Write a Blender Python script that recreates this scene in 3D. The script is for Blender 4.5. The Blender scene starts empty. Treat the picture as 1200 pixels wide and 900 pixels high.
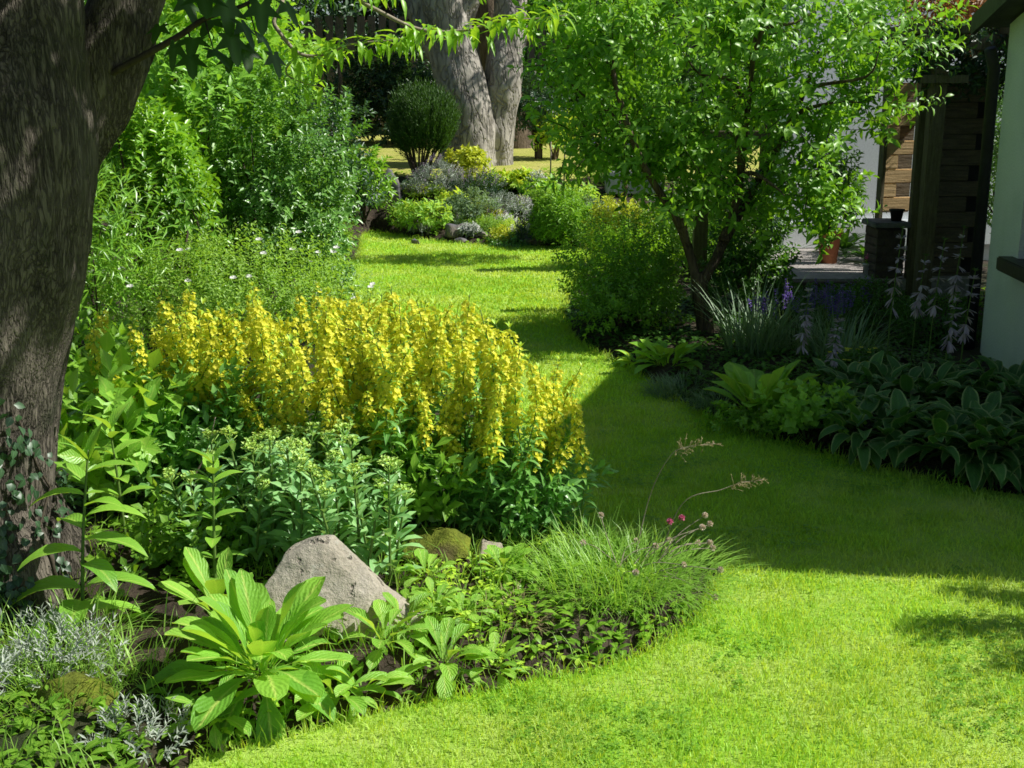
import bpy, bmesh, math, random
import numpy as np
from math import radians, pi
rng = np.random.default_rng(11)
random.seed(11)
S = bpy.context.scene
COL = S.collection
# ------------------------------------------------------------------ camera numbers
CAM_H, PITCH, FPX = 1.7, radians(13.3), 1400.0
cp, sp = math.cos(PITCH), math.sin(PITCH)
def ray(px, py):
    u, v = (px - 600) / FPX, (450 - py) / FPX
    return np.array([u, cp + v * sp, -sp + v * cp])
def at(px, py, Y):                       # the point at distance Y down the garden
    d = ray(px, py); k = Y / d[1]
    return np.array([0, 0, CAM_H]) + d * k
def atz(px, py, z):                      # the point at height z
    d = ray(px, py); k = (z - CAM_H) / d[2]
    return np.array([0, 0, CAM_H]) + d * k
def g0(px, py):
    p = atz(px, py, 0.0); return (p[0], p[1])
# ------------------------------------------------------------------ helpers
def unit(v):
    v = np.asarray(v, float)
    return v / np.maximum(np.linalg.norm(v, axis=-1, keepdims=True), 1e-9)
def sstep(a, b, x):
    t = np.clip((x - a) / (b - a), 0, 1); return t * t * (3 - 2 * t)
class MB:
    def __init__(s): s.V = []; s.F = []; s.A = []; s.n = 0
    def add(s, V, F, A=None, mi=0):
        V = np.asarray(V, float).reshape(-1, 3); F = np.asarray(F, int)
        if A is None: A = np.full((len(V), 3), .5)
        s.V.append(V); s.A.append(np.asarray(A, float).reshape(-1, 3)); s.F.append((F + s.n, mi)); s.n += len(V)
    def mesh(s, name, mats, smooth=True):
        V = np.concatenate(s.V); A = np.concatenate(s.A)
        me = bpy.data.meshes.new(name)
        me.vertices.add(len(V)); me.vertices.foreach_set("co", V.ravel())
        li, tot, mi = [], [], []
        for F, m in s.F:
            li.append(F.ravel()); tot.append(np.full(len(F), F.shape[1])); mi.append(np.full(len(F), m))
        li = np.concatenate(li); tot = np.concatenate(tot); mi = np.concatenate(mi)
        me.loops.add(len(li)); me.loops.foreach_set("vertex_index", li.astype(np.int32))
        me.polygons.add(len(tot))
        me.polygons.foreach_set("loop_start", np.concatenate([[0], np.cumsum(tot)[:-1]]).astype(np.int32))
        me.polygons.foreach_set("material_index", mi.astype(np.int32))
        me.polygons.foreach_set("use_smooth", np.full(len(tot), smooth))
        at_ = me.attributes.new("leaf", 'FLOAT_COLOR', 'POINT')
        at_.data.foreach_set("color", np.concatenate([A, np.ones((len(A), 1))], 1).astype(np.float32).ravel())
        me.update(calc_edges=True); me.validate()
        for m in (mats if isinstance(mats, (list, tuple)) else [mats]): me.materials.append(m)
        return me
    def build(s, name, mats, parent=None, smooth=True):
        return link(name, s.mesh(name, mats, smooth), parent)
def link(name, me, parent=None):
    o = bpy.data.objects.new(name, me); COL.objects.link(o)
    if parent is not None: o.parent = parent
    return o
def tag(o, label=None, cat=None, group=None, kind=None):
    if label: o['label'] = label
    if cat: o['category'] = cat
    if group: o['group'] = group
    if kind: o['kind'] = kind
    return o
def thing(name, label, cat, loc=(0, 0, 0), group=None, rz=0):
    o = bpy.data.objects.new(name, None); COL.objects.link(o)
    o.location = loc; o.rotation_euler = (0, 0, rz); o.empty_display_size = .1
    return tag(o, label, cat, group)
def dup(root, loc, rot=(0, 0, 0), sc=1.0, label=None, group=None):
    r = root.copy(); COL.objects.link(r); r.location = loc; r.rotation_euler = rot; r.scale = (sc, sc, sc)
    if label: r['label'] = label
    if group: r['group'] = group
    for ch in list(root.children):
        c = ch.copy(); COL.objects.link(c); c.parent = r
        for g in list(ch.children):
            d = g.copy(); COL.objects.link(d); d.parent = c
    return r
# ---- leaf profiles (width along the leaf)
def p_ovate(t): return max(.04, math.sin(pi * t ** .75) ** .85) if 0 < t < 1 else (.05 if t == 0 else .0)
def p_lance(t): return max(.05, math.sin(pi * t ** .6)) * 1.0 if 0 < t < 1 else (.1 if t == 0 else .0)
def p_obov(t): return (.14 + .86 * max(0, math.sin(pi * min(1, t) ** 1.5)) ** .8) if t < 1 else .06
def p_spoon(t): return (.14 + .86 * sstep(.18, .68, t)) * (1 if t < .62 else math.sqrt(max(0, 1 - ((t - .62) / .38) ** 2)) + (.04 if t == 1 else 0))
def p_blade(t): return 1 - t ** 2.2
def p_hosta(t): return (.1 if t == 0 else (max(.02, math.sin(pi * t ** .62)) ** .75 if t < 1 else 0))
PROF = dict(ovate=p_ovate, lance=p_lance, obov=p_obov, spoon=p_spoon, blade=p_blade, hosta=p_hosta)
def arr(x, n): return np.broadcast_to(np.asarray(x, float), (n,)).astype(float)
def frame(az, el):
    T = np.stack([np.cos(az) * np.cos(el), np.sin(az) * np.cos(el), np.sin(el)], -1)
    N = np.stack([-np.cos(az) * np.sin(el), -np.sin(az) * np.sin(el), np.cos(el)], -1)
    return T, N
def strip(mb, P, T, N, L, W, bend=.5, fold=.25, prof='ovate', seg=4, rnd=None, mi=0, wave=0.0):
    """leaves as folded, bending strips: three vertices across, seg+1 along"""
    P = np.asarray(P, float).reshape(-1, 3); n = len(P)
    T = unit(np.broadcast_to(T, (n, 3))); N = np.broadcast_to(N, (n, 3))
    Sd = unit(np.cross(T, N)); N = np.cross(Sd, T)
    L, W, bend, fold = arr(L, n), arr(W, n), arr(bend, n), arr(fold, n)
    if rnd is None: rnd = rng.random(n)
    pf = PROF[prof]; pos = P.copy(); rows, att = [], []
    ph = rng.random(n) * 6.28
    for i in range(seg + 1):
        t = i / seg
        if i:
            th = (bend * (t - .5 / seg))[:, None]
            pos = pos + (T * np.cos(th) - N * np.sin(th)) * (L / seg)[:, None]
        th = (bend * t)[:, None]; nl = N * np.cos(th) + T * np.sin(th)
        w = W * .5 * pf(t)
        a = Sd * (w * np.cos(fold))[:, None] + nl * (w * np.sin(fold))[:, None]
        b = -Sd * (w * np.cos(fold))[:, None] + nl * (w * np.sin(fold))[:, None]
        if wave:
            k = wave * W * np.sin(t * 14 + ph); a = a + nl * k[:, None]; b = b - nl * (wave * W * np.sin(t * 12 + ph * 1.7))[:, None]
        rows.append(np.stack([pos + a, pos, pos + b], 1))
        att.append(np.stack([np.stack([np.full(n, c), np.full(n, t), rnd], -1) for c in (0., .5, 1.)], 1))
    V = np.stack(rows, 1); A = np.stack(att, 1)
    q = []
    for i in range(seg):
        for j in range(2):
            k = i * 3 + j; q.append([k, k + 1, k + 4, k + 3])
    q = np.array(q); m = (seg + 1) * 3
    F = (q[None] + (np.arange(n) * m)[:, None, None]).reshape(-1, 4)
    mb.add(V.reshape(-1, 3), F, A.reshape(-1, 3), mi)
def leaf4(mb, P, T, N, L, W, bend=.3, fold=.25, rnd=None, mi=0, wide=.45, **k):
    P = np.asarray(P, float).reshape(-1, 3); n = len(P)
    T = unit(np.broadcast_to(T, (n, 3))); N = np.broadcast_to(N, (n, 3))
    Sd = unit(np.cross(T, N)); N = np.cross(Sd, T)
    L, W, bend = arr(L, n)[:, None], arr(W, n)[:, None], arr(bend, n)[:, None]
    if rnd is None: rnd = rng.random(n)
    m = P + T * L * wide; tip = P + T * L * np.cos(bend) - N * L * np.sin(bend)
    up = N * W * .5 * math.sin(fold); sd = Sd * W * .5 * math.cos(fold)
    V = np.stack([P, m + sd + up, tip, m - sd + up], 1)
    A = np.stack([np.stack([np.full(n, a), np.full(n, b), rnd], -1) for a, b in ((.5, 0), (0, .5), (.5, 1), (1, .5))], 1)
    q = np.array([[0, 1, 2], [0, 2, 3]])
    mb.add(V.reshape(-1, 3), (q[None] + (np.arange(n) * 4)[:, None, None]).reshape(-1, 3), A.reshape(-1, 3), mi)
def blades(mb, P, az, lean, L, W, rnd=None, mi=0):
    """grass: five vertices each"""
    n = len(P); az, lean, L, W = arr(az, n), arr(lean, n), arr(L, n), arr(W, n)
    if rnd is None: rnd = rng.random(n)
    h = np.stack([np.cos(az), np.sin(az), np.zeros(n)], -1); up = np.array([0, 0, 1.])
    fa = rng.random(n) * 6.28; s = np.stack([np.cos(fa), np.sin(fa), np.zeros(n)], -1) * (W * .5)[:, None]
    m = P + (h * np.sin(lean * .6)[:, None] + up * np.cos(lean * .6)[:, None]) * (L * .55)[:, None]
    t = m + (h * np.sin(lean * 1.4)[:, None] + up * np.cos(lean * 1.4)[:, None]) * (L * .45)[:, None]
    V = np.stack([P - s, P + s, m + s * .8, m - s * .8, t], 1)
    A = np.stack([np.stack([np.full(n, a), np.full(n, b), rnd], -1) for a, b in ((0, 0), (1, 0), (1, .55), (0, .55), (.5, 1))], 1)
    o = (np.arange(n) * 5)[:, None]; b0 = mb.n
    mb.add(V.reshape(-1, 3), (np.array([[0, 1, 2, 3]]) + o), A.reshape(-1, 3), mi)
    mb.F.append((np.array([[3, 2, 4]]) + o + b0, mi))
# palmate (five-lobed) leaves
_pal = []
for ang, r in ((-150, .30), (-125, .55), (-95, .34), (-62, .88), (-36, .45), (-12, .86), (0, 1.05), (12, .86), (36, .45), (62, .88), (95, .34), (125, .55), (150, .30)):
    _pal.append((r * math.cos(radians(ang)), r * math.sin(radians(ang))))
def palmate(mb, P, T, N, L, droop=.25, rnd=None, mi=0):
    P = np.asarray(P, float).reshape(-1, 3); n = len(P)
    T = unit(np.broadcast_to(T, (n, 3))); N = np.broadcast_to(N, (n, 3)); Sd = unit(np.cross(T, N)); N = np.cross(Sd, T)
    L = arr(L, n)[:, None] * .6
    if rnd is None: rnd = rng.random(n)
    pts = [P + T * L * .3] ; at_ = [np.stack([np.full(n, .5), np.full(n, .3), rnd], -1)]
    for x, y in _pal:
        pts.append(P + T * L * (x + .35) + Sd * L * y - N * L * droop * (x * x + y * y))
        at_.append(np.stack([np.full(n, .5 + y * .45), np.full(n, .5 + x * .4), rnd], -1))
    m = len(pts); V = np.stack(pts, 1); A = np.stack(at_, 1)
    q = np.array([[0, i, i + 1] for i in range(1, m - 1)])
    mb.add(V.reshape(-1, 3), (q[None] + (np.arange(n) * m)[:, None, None]).reshape(-1, 3), A.reshape(-1, 3), mi)
def tube(mb, pts, rad, sides=6, mi=0, rough=0.0, cap=True):
    pts = np.asarray(pts, float); m = len(pts); rad = arr(rad, m)
    d = unit(np.gradient(pts, axis=0)); ref = np.array([1., 0, 0]) if abs(d[0][0]) < .8 else np.array([0, 1., 0])
    V = []
    a = np.linspace(0, 2 * pi, sides, endpoint=False)
    u = unit(np.cross(d[0], ref))
    for i in range(m):
        u = unit(u - d[i] * np.dot(u, d[i])); w = np.cross(d[i], u)
        r = rad[i] * (1 + rough * rng.standard_normal(sides)) if rough else np.full(sides, rad[i])
        V.append(pts[i] + (np.cos(a) * r)[:, None] * u + (np.sin(a) * r)[:, None] * w)
    V = np.concatenate(V); F = []
    for i in range(m - 1):
        for j in range(sides):
            k = (j + 1) % sides; F.append([i * sides + j, i * sides + k, (i + 1) * sides + k, (i + 1) * sides + j])
    A = np.full((len(V), 3), rng.random())
    A[:, 1] = np.repeat(np.linspace(0, 1, m), sides)
    b0 = mb.n
    mb.add(V, F, A, mi)
    if cap and sides >= 3:
        mb.F.append((np.array([[b0 + j for j in range(sides)][::-1]]), mi)); mb.F.append((np.array([[b0 + (m - 1) * sides + j for j in range(sides)]]), mi))
def curve(ps, n=8):
    """Catmull-Rom through the given points"""
    ps = np.asarray(ps, float); q = np.vstack([2 * ps[0] - ps[1], ps, 2 * ps[-1] - ps[-2]]); out = []
    for i in range(1, len(q) - 2):
        for t in np.linspace(0, 1, n, endpoint=False):
            a, b, c, d = q[i - 1], q[i], q[i + 1], q[i + 2]
            out.append(.5 * (2 * b + (c - a) * t + (2 * a - 5 * b + 4 * c - d) * t * t + (3 * b - a - 3 * c + d) * t ** 3))
    out.append(ps[-1]); return np.array(out)
def box(mb, lo, hi, mi=0, bev=0.0):
    lo, hi = np.minimum(lo, hi), np.maximum(lo, hi)
    bm = bmesh.new(); bmesh.ops.create_cube(bm, size=1)
    for v in bm.verts: v.co = [(lo[i] + hi[i]) / 2 + v.co[i] * (hi[i] - lo[i]) for i in range(3)]
    if bev: bmesh.ops.bevel(bm, geom=bm.edges[:], offset=bev, segments=2, affect='EDGES')
    bm.verts.index_update()
    V = [v.co[:] for v in bm.verts]; A = np.full((len(V), 3), rng.random()); b0 = mb.n
    mb.add(V, np.zeros((0, 3), int), A, mi)
    for f in bm.faces: mb.F.append((np.array([[b0 + v.index for v in f.verts]]), mi))
    bm.free()
def lathe(mb, prof, c, sides=20, mi=0):
    V, F = [], []
    for r, z in prof:
        for j in range(sides):
            a = 2 * pi * j / sides; V.append((c[0] + r * math.cos(a), c[1] + r * math.sin(a), c[2] + z))
    for i in range(len(prof) - 1):
        for j in range(sides):
            k = (j + 1) % sides; F.append([i * sides + j, i * sides + k, (i + 1) * sides + k, (i + 1) * sides + j])
    mb.add(V, F, None, mi)
def vnoise(P, scale, seed=0):
    """smooth value noise on points, -1..1"""
    P = np.asarray(P) * scale + seed * 17.31; i = np.floor(P).astype(int); f = P - i; f = f * f * (3 - 2 * f)
    def h(a, b, c):
        x = (a * 374761393 + b * 668265263 + c * 2147483647 + seed * 144665) & 0xffffffff
        x = ((x ^ (x >> 13)) * 1274126177) & 0xffffffff
        return ((x ^ (x >> 16)) & 0xffff) / 32767.5 - 1
    r = 0
    for dx in (0, 1):
        for dy in (0, 1):
            for dz in (0, 1):
                w = (f[..., 0] if dx else 1 - f[..., 0]) * (f[..., 1] if dy else 1 - f[..., 1]) * (f[..., 2] if dz else 1 - f[..., 2])
                r = r + w * h(i[..., 0] + dx, i[..., 1] + dy, i[..., 2] + dz)
    return r
def fuse(mb, voxel, smooth_it=4, disp=()):
    """voxel-remesh a builder into one skin, smooth and roughen it; returns a mesh"""
    me = mb.mesh("tmp", []); o = link("tmp", me)
    m = o.modifiers.new("r", 'REMESH'); m.mode = 'VOXEL'; m.voxel_size = voxel
    s = o.modifiers.new("s", 'SMOOTH'); s.iterations = smooth_it; s.factor = .5
    dg = bpy.context.evaluated_depsgraph_get()
    out = bpy.data.meshes.new_from_object(o.evaluated_get(dg))
    bpy.data.objects.remove(o); bpy.data.meshes.remove(me)
    n = len(out.vertices); co = np.zeros(n * 3); out.vertices.foreach_get("co", co); co = co.reshape(-1, 3)
    no = np.zeros(n * 3); out.vertices.foreach_get("normal", no); no = no.reshape(-1, 3)
    d = np.zeros(n)
    for amp, sc, stretch, seed in disp:
        d += amp * vnoise(co * np.array([1, 1, stretch]), sc, seed)
    co = co + no * d[:, None]
    out.vertices.foreach_set("co", co.ravel())
    out.polygons.foreach_set("use_smooth", np.ones(len(out.polygons), bool)); out.update()
    return out, co, no
def hull(points):
    bm = bmesh.new()
    for p in points: bm.verts.new(p)
    r = bmesh.ops.convex_hull(bm, input=bm.verts[:])
    bmesh.ops.delete(bm, geom=[v for v in bm.verts if not v.link_faces], context='VERTS')
    bmesh.ops.recalc_face_normals(bm, faces=bm.faces[:])
    bm.verts.index_update(); mb = MB()
    V = [v.co[:] for v in bm.verts]
    mb.add(V, [[v.index for v in f.verts] for f in bm.faces]); bm.free()
    return mb
# ------------------------------------------------------------------ materials
def newmat(name):
    m = bpy.data.materials.new(name); m.use_nodes = True; nt = m.node_tree; nt.nodes.clear()
    out = nt.nodes.new('ShaderNodeOutputMaterial'); return m, nt, out
def nd(nt, t, **k):
    n = nt.nodes.new(t)
    for a, b in k.items(): setattr(n, a, b)
    return n
def mixc(nt, fac, a, b, blend='MIX'):
    n = nd(nt, 'ShaderNodeMix', data_type='RGBA', blend_type=blend)
    for i, v in ((0, fac), (6, a), (7, b)):
        if hasattr(v, 'is_output'): nt.links.new(v, n.inputs[i])
        elif i == 0: n.inputs[0].default_value = v
        else: n.inputs[i].default_value = (*v[:3], 1)
    return n.outputs[2]
def mth(nt, op, a, b=0.0, clamp=False):
    n = nd(nt, 'ShaderNodeMath', operation=op, use_clamp=clamp)
    for i, v in ((0, a), (1, b)):
        if hasattr(v, 'is_output'): nt.links.new(v, n.inputs[i])
        else: n.inputs[i].default_value = v
    return n.outputs[0]
def mrange(nt, v, a, b, c=0., d=1.):
    n = nd(nt, 'ShaderNodeMapRange'); nt.links.new(v, n.inputs[0])
    for i, x in enumerate((a, b, c, d)): n.inputs[1 + i].default_value = x
    return n.outputs[0]
def noise(nt, scale, detail=4, rough=.55, vec=None, stretch=None, coord='Object'):
    tc = nd(nt, 'ShaderNodeTexCoord'); v = tc.outputs[coord] if vec is None else vec
    if stretch:
        mp = nd(nt, 'ShaderNodeMapping'); mp.inputs['Scale'].default_value = stretch; nt.links.new(v, mp.inputs[0]); v = mp.outputs[0]
    n = nd(nt, 'ShaderNodeTexNoise'); n.inputs['Scale'].default_value = scale; n.inputs['Detail'].default_value = detail; n.inputs['Roughness'].default_value = rough
    nt.links.new(v, n.inputs['Vector']); return n.outputs['Fac']
def leafmat(name, c1, c2, tip=None, trans=.35, rough=.45, spec=.5, rib=.25, margin=None, tcol=None, patch=None, veins=0.0, gain=2.05):
    m, nt, out = newmat(name); g_ = lambda c: None if c is None else tuple(min(.93, x * gain) for x in c)
    c1, c2, tcol = g_(c1), g_(c2), g_(tcol)
    a = nd(nt, 'ShaderNodeAttribute', attribute_name='leaf'); s = nd(nt, 'ShaderNodeSeparateColor'); nt.links.new(a.outputs['Color'], s.inputs[0])
    R, G, B = s.outputs[0], s.outputs[1], s.outputs[2]
    col = mixc(nt, B, c1, c2)
    nz = noise(nt, 2.2, 3)
    col = mixc(nt, mrange(nt, nz, .35, .65, 0, .5), col, tuple(x * .62 for x in c1))
    if patch: col = mixc(nt, mrange(nt, noise(nt, patch[1], 5, .65), .46, .64, 0, patch[2]), col, patch[0])
    if tip: col = mixc(nt, mrange(nt, G, .3, 1.0, 0, .8), col, tip)
    ac = mth(nt, 'ABSOLUTE', mth(nt, 'SUBTRACT', R, .5))
    if rib: col = mixc(nt, mrange(nt, ac, .0, .09, rib, 0), col, tuple(min(1, x * 2.2 + .06) for x in c2))
    if margin: col = mixc(nt, mrange(nt, mth(nt, 'ADD', ac, mth(nt, 'MULTIPLY', mth(nt, 'SUBTRACT', noise(nt, 40, 2), .5), .12)), .37, .43), col, margin)
    p = nd(nt, 'ShaderNodeBsdfPrincipled'); nt.links.new(col, p.inputs['Base Color'])
    p.inputs['Roughness'].default_value = rough; p.inputs['Specular IOR Level'].default_value = spec
    if veins:
        w = mth(nt, 'SINE', mth(nt, 'ADD', mth(nt, 'ADD', mth(nt, 'MULTIPLY', G, 58.), mth(nt, 'MULTIPLY', noise(nt, 26, 3), 9.)), mth(nt, 'MULTIPLY', ac, -40.)))
        h = mth(nt, 'ADD', mth(nt, 'MULTIPLY', w, .5), mth(nt, 'MULTIPLY', noise(nt, 130, 2), 1.6))
        b = nd(nt, 'ShaderNodeBump'); b.inputs['Strength'].default_value = veins; b.inputs['Distance'].default_value = .004; nt.links.new(h, b.inputs['Height']); nt.links.new(b.outputs[0], p.inputs['Normal'])
    t = nd(nt, 'ShaderNodeBsdfTranslucent')
    tc = tcol or (min(.9, c2[0] * 1.45), min(.92, c2[1] * 1.45), c2[2] * .6)
    tmix = mixc(nt, B, tuple(x * .7 for x in tc), tc); nt.links.new(tmix, t.inputs['Color'])
    mx = nd(nt, 'ShaderNodeMixShader'); mx.inputs[0].default_value = trans
    nt.links.new(p.outputs[0], mx.inputs[1]); nt.links.new(t.outputs[0], mx.inputs[2]); nt.links.new(mx.outputs[0], out.inputs[0])
    return m
def surfmat(name, c1, c2, scale=8, stretch=None, rough=.85, bump=.4, bdist=.02, c3=None, s3=3., spec=.3, fine=60, lim3=(.5, .65), seedv=None):
    m, nt, out = newmat(name)
    p = nd(nt, 'ShaderNodeBsdfPrincipled'); nt.links.new(p.outputs[0], out.inputs[0])
    p.inputs['Roughness'].default_value = rough; p.inputs['Specular IOR Level'].default_value = spec
    n1 = noise(nt, scale, 8, .62, stretch=stretch)
    col = mixc(nt, mrange(nt, n1, .32, .68), c1, c2)
    if c3 is not None: col = mixc(nt, mrange(nt, noise(nt, s3, 5), lim3[0], lim3[1]), col, c3)
    n2 = noise(nt, fine, 4, .6)
    col = mixc(nt, mrange(nt, n2, .3, .7, 0, .35), col, tuple(x * .45 for x in c1))
    nt.links.new(col, p.inputs['Base Color'])
    b = nd(nt, 'ShaderNodeBump'); b.inputs['Strength'].default_value = bump; b.inputs['Distance'].default_value = bdist
    nt.links.new(mth(nt, 'ADD', n1, mth(nt, 'MULTIPLY', n2, .3)), b.inputs['Height']); nt.links.new(b.outputs[0], p.inputs['Normal'])
    return m
def barkmat(name, c1, c2, moss=None, zs=.16, scale=26, bdist=.02):
    m, nt, out = newmat(name)
    p = nd(nt, 'ShaderNodeBsdfPrincipled'); nt.links.new(p.outputs[0], out.inputs[0]); p.inputs['Roughness'].default_value = .9; p.inputs['Specular IOR Level'].default_value = .2
    tc = nd(nt, 'ShaderNodeTexCoord')
    wob = nd(nt, 'ShaderNodeTexNoise'); wob.inputs['Scale'].default_value = 3.; wob.inputs['Detail'].default_value = 3; nt.links.new(tc.outputs['Object'], wob.inputs['Vector'])
    vv = nd(nt, 'ShaderNodeVectorMath', operation='MULTIPLY_ADD'); nt.links.new(wob.outputs['Color'], vv.inputs[0]); vv.inputs[1].default_value = (.06, .06, .06); nt.links.new(tc.outputs['Object'], vv.inputs[2])
    f1 = noise(nt, scale, 6, .6, vec=vv.outputs[0], stretch=(1, 1, zs))
    f2 = noise(nt, scale * 1.4, 3, .5, vec=vv.outputs[0], stretch=(1, 1, zs * .8))
    f3 = noise(nt, scale * .5, 3, .5, vec=vv.outputs[0], stretch=(1, 1, zs * .9))
    crack = mth(nt, 'MULTIPLY', mrange(nt, mth(nt, 'ABSOLUTE', mth(nt, 'SUBTRACT', f2, .5)), 0, .07, .25, 1), mrange(nt, mth(nt, 'ABSOLUTE', mth(nt, 'SUBTRACT', f3, .5)), 0, .035, .45, 1))
    col = mixc(nt, mrange(nt, f1, .33, .67), c1, c2)
    col = mixc(nt, mth(nt, 'MULTIPLY', mth(nt, 'SUBTRACT', 1.0, crack), .92), col, tuple(x * .3 for x in c1))  # fissures deepened in the colour so the relief shows on shaded bark
    big = noise(nt, 2.4, 4)
    col = mixc(nt, mrange(nt, big, .42, .66, 0, .55), col, tuple(x * 1.25 for x in c2))
    if moss: col = mixc(nt, mrange(nt, noise(nt, 3.6, 5), .52, .68, 0, .6), col, moss)
    nt.links.new(col, p.inputs['Base Color'])
    h = mth(nt, 'ADD', mth(nt, 'MULTIPLY', crack, .7), mth(nt, 'MULTIPLY', f1, .8))
    b = nd(nt, 'ShaderNodeBump'); b.inputs['Strength'].default_value = .8; b.inputs['Distance'].default_value = bdist; nt.links.new(h, b.inputs['Height']); nt.links.new(b.outputs[0], p.inputs['Normal'])
    return m
M = {}
M['grass'] = leafmat('grass_blade', (.135, .285, .02), (.27, .47, .05), trans=.45, rough=.5, spec=.4, rib=0, patch=((.70, .80, .22), 1.3, .75))
M['grass_tuft'] = leafmat('tuft_blade', (.11, .22, .03), (.20, .33, .06), trans=.35, rough=.4, spec=.5, rib=.1)
M['dry_blade'] = leafmat('dry_blade', (.33, .27, .13), (.48, .40, .2), trans=.25, rough=.6, rib=0, tcol=(.5, .42, .2), gain=1.0)
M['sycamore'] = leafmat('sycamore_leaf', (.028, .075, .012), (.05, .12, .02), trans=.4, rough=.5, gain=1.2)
M['cherry'] = leafmat('cherry_leaf', (.09, .22, .015), (.20, .37, .03), trans=.45, rough=.38, spec=.6)
M['laurel'] = leafmat('laurel_leaf', (.045, .13, .015), (.17, .33, .025), trans=.28, rough=.36, spec=.7)
M['hazel'] = leafmat('hazel_leaf', (.10, .21, .015), (.19, .32, .03), trans=.45, rough=.4)
M['privet'] = leafmat('privet_leaf', (.035, .10, .02), (.11, .23, .035), trans=.22, rough=.36, spec=.7)
M['feather'] = leafmat('fine_leaf', (.12, .24, .03), (.23, .37, .06), trans=.4, rough=.5, gain=1.6)
M['plum'] = leafmat('plum_leaf', (.045, .125, .015), (.16, .31, .025), trans=.30, rough=.4, spec=.5)
M['under'] = leafmat('shrub_leaf', (.05, .13, .015), (.16, .29, .025), trans=.32, rough=.35)
M['hebe'] = leafmat('hebe_leaf', (.07, .17, .02), (.17, .30, .03), trans=.25, rough=.5, rib=0)
M['golden'] = leafmat('golden_leaf', (.22, .28, .02), (.38, .42, .05), trans=.35, rough=.45)
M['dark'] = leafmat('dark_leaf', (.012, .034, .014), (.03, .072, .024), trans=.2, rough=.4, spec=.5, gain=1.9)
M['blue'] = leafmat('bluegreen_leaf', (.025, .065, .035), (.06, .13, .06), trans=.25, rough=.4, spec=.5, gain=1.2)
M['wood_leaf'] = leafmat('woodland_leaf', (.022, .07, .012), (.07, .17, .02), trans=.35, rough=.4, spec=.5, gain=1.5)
M['cypress'] = leafmat('cypress_spray', (.03, .085, .012), (.07, .16, .018), trans=.2, rough=.6, rib=0, gain=1.2)
M['loose_leaf'] = leafmat('loosestrife_leaf', (.06, .16, .035), (.15, .30, .07), trans=.32, rough=.36, spec=.6)
M['loose_top'] = leafmat('loosestrife_young_leaf', (.20, .36, .03), (.30, .46, .05), trans=.4, rough=.45)
M['petal'] = leafmat('yellow_petal', (.92, .84, .05), (.95, .92, .12), trans=.42, rough=.55, spec=.3, rib=0, tcol=(.95, .93, .08), gain=1.0)
M['sedum'] = leafmat('sedum_leaf', (.09, .22, .075), (.21, .37, .14), trans=.25, rough=.34, spec=.65)
M['sedum_head'] = leafmat('sedum_bud', (.22, .40, .08), (.36, .54, .14), trans=.3, rough=.5, rib=0)
M['broad'] = leafmat('broad_leaf', (.09, .22, .025), (.21, .39, .045), trans=.38, rough=.36, spec=.55, veins=.25)
M['foxglove'] = leafmat('foxglove_leaf', (.10, .25, .028), (.21, .38, .05), trans=.42, rough=.5, spec=.4, rib=.5, veins=.36)
M['primrose'] = leafmat('primrose_leaf', (.12, .28, .03), (.24, .42, .06), trans=.4, rough=.45, rib=.35, veins=.5)
M['silver'] = leafmat('silver_leaf', (.34, .40, .31), (.58, .64, .54), trans=.15, rough=.6, rib=0, tcol=(.5, .55, .45), gain=1.0)
M['hosta'] = leafmat('hosta_leaf', (.034, .105, .022), (.075, .18, .038), trans=.25, rough=.45, spec=.4, rib=.12, margin=(.33, .43, .15), veins=.4, gain=1.5)
M['ivy'] = leafmat('ivy_leaf', (.018, .05, .02), (.05, .11, .045), trans=.12, rough=.42, spec=.5, rib=.3, gain=1.2)
M['nepeta'] = leafmat('greygreen_leaf', (.07, .13, .065), (.14, .2, .11), trans=.25, rough=.5)
M['purple'] = leafmat('purple_petal', (.10, .06, .3), (.22, .14, .5), trans=.3, rough=.6, rib=0, tcol=(.25, .15, .5), gain=1.6)
M['lilac'] = leafmat('lilac_petal', (.62, .50, .58), (.82, .72, .78), trans=.35, rough=.6, rib=0, tcol=(.65, .55, .7), gain=1.0)
M['white'] = leafmat('white_petal', (.8, .8, .76), (.88, .87, .84), trans=.3, rough=.6, rib=0, tcol=(.85, .85, .8), gain=1.0)
M['pink'] = leafmat('pink_petal', (.75, .12, .32), (.85, .3, .48), trans=.3, rough=.6, rib=0, tcol=(.8, .25, .4), gain=1.0)
M['mauve'] = leafmat('mauve_heather', (.26, .2, .27), (.42, .36, .42), trans=.2, rough=.6, rib=0, tcol=(.4, .3, .4), gain=1.0)
M['seed'] = leafmat('dry_seedhead', (.74, .60, .46), (.9, .82, .70), trans=.25, rough=.7, rib=0, tcol=(.85, .7, .55), gain=1.0)
M['redleaf'] = leafmat('russet_leaf', (.26, .10, .035), (.40, .24, .06), trans=.4, rough=.45, tcol=(.6, .25, .06), gain=1.0)
M['lime'] = leafmat('lime_leaf', (.22, .42, .03), (.32, .52, .05), trans=.4, rough=.45)
M['stem'] = surfmat('green_stem', (.09, .17, .03), (.15, .24, .05), 20, rough=.6, bump=.1)
M['redstem'] = surfmat('red_stem', (.22, .06, .03), (.3, .12, .06), 20, rough=.6, bump=.1)
M['twig'] = surfmat('twig_bark', (.045, .035, .024), (.10, .08, .055), 30, (1, 1, .2), bump=.5)
M['palebark'] = surfmat('pale_twig', (.25, .21, .15), (.4, .35, .27), 20, (1, 1, .3), bump=.4)
M['bark'] = barkmat('sycamore_bark', (.055, .047, .037), (.19, .165, .132), moss=(.045, .055, .03), scale=58, zs=.17, bdist=.03)
M['farbark'] = barkmat('old_tree_bark', (.22, .20, .17), (.40, .37, .32), scale=7, zs=.45, bdist=.05)
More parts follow.
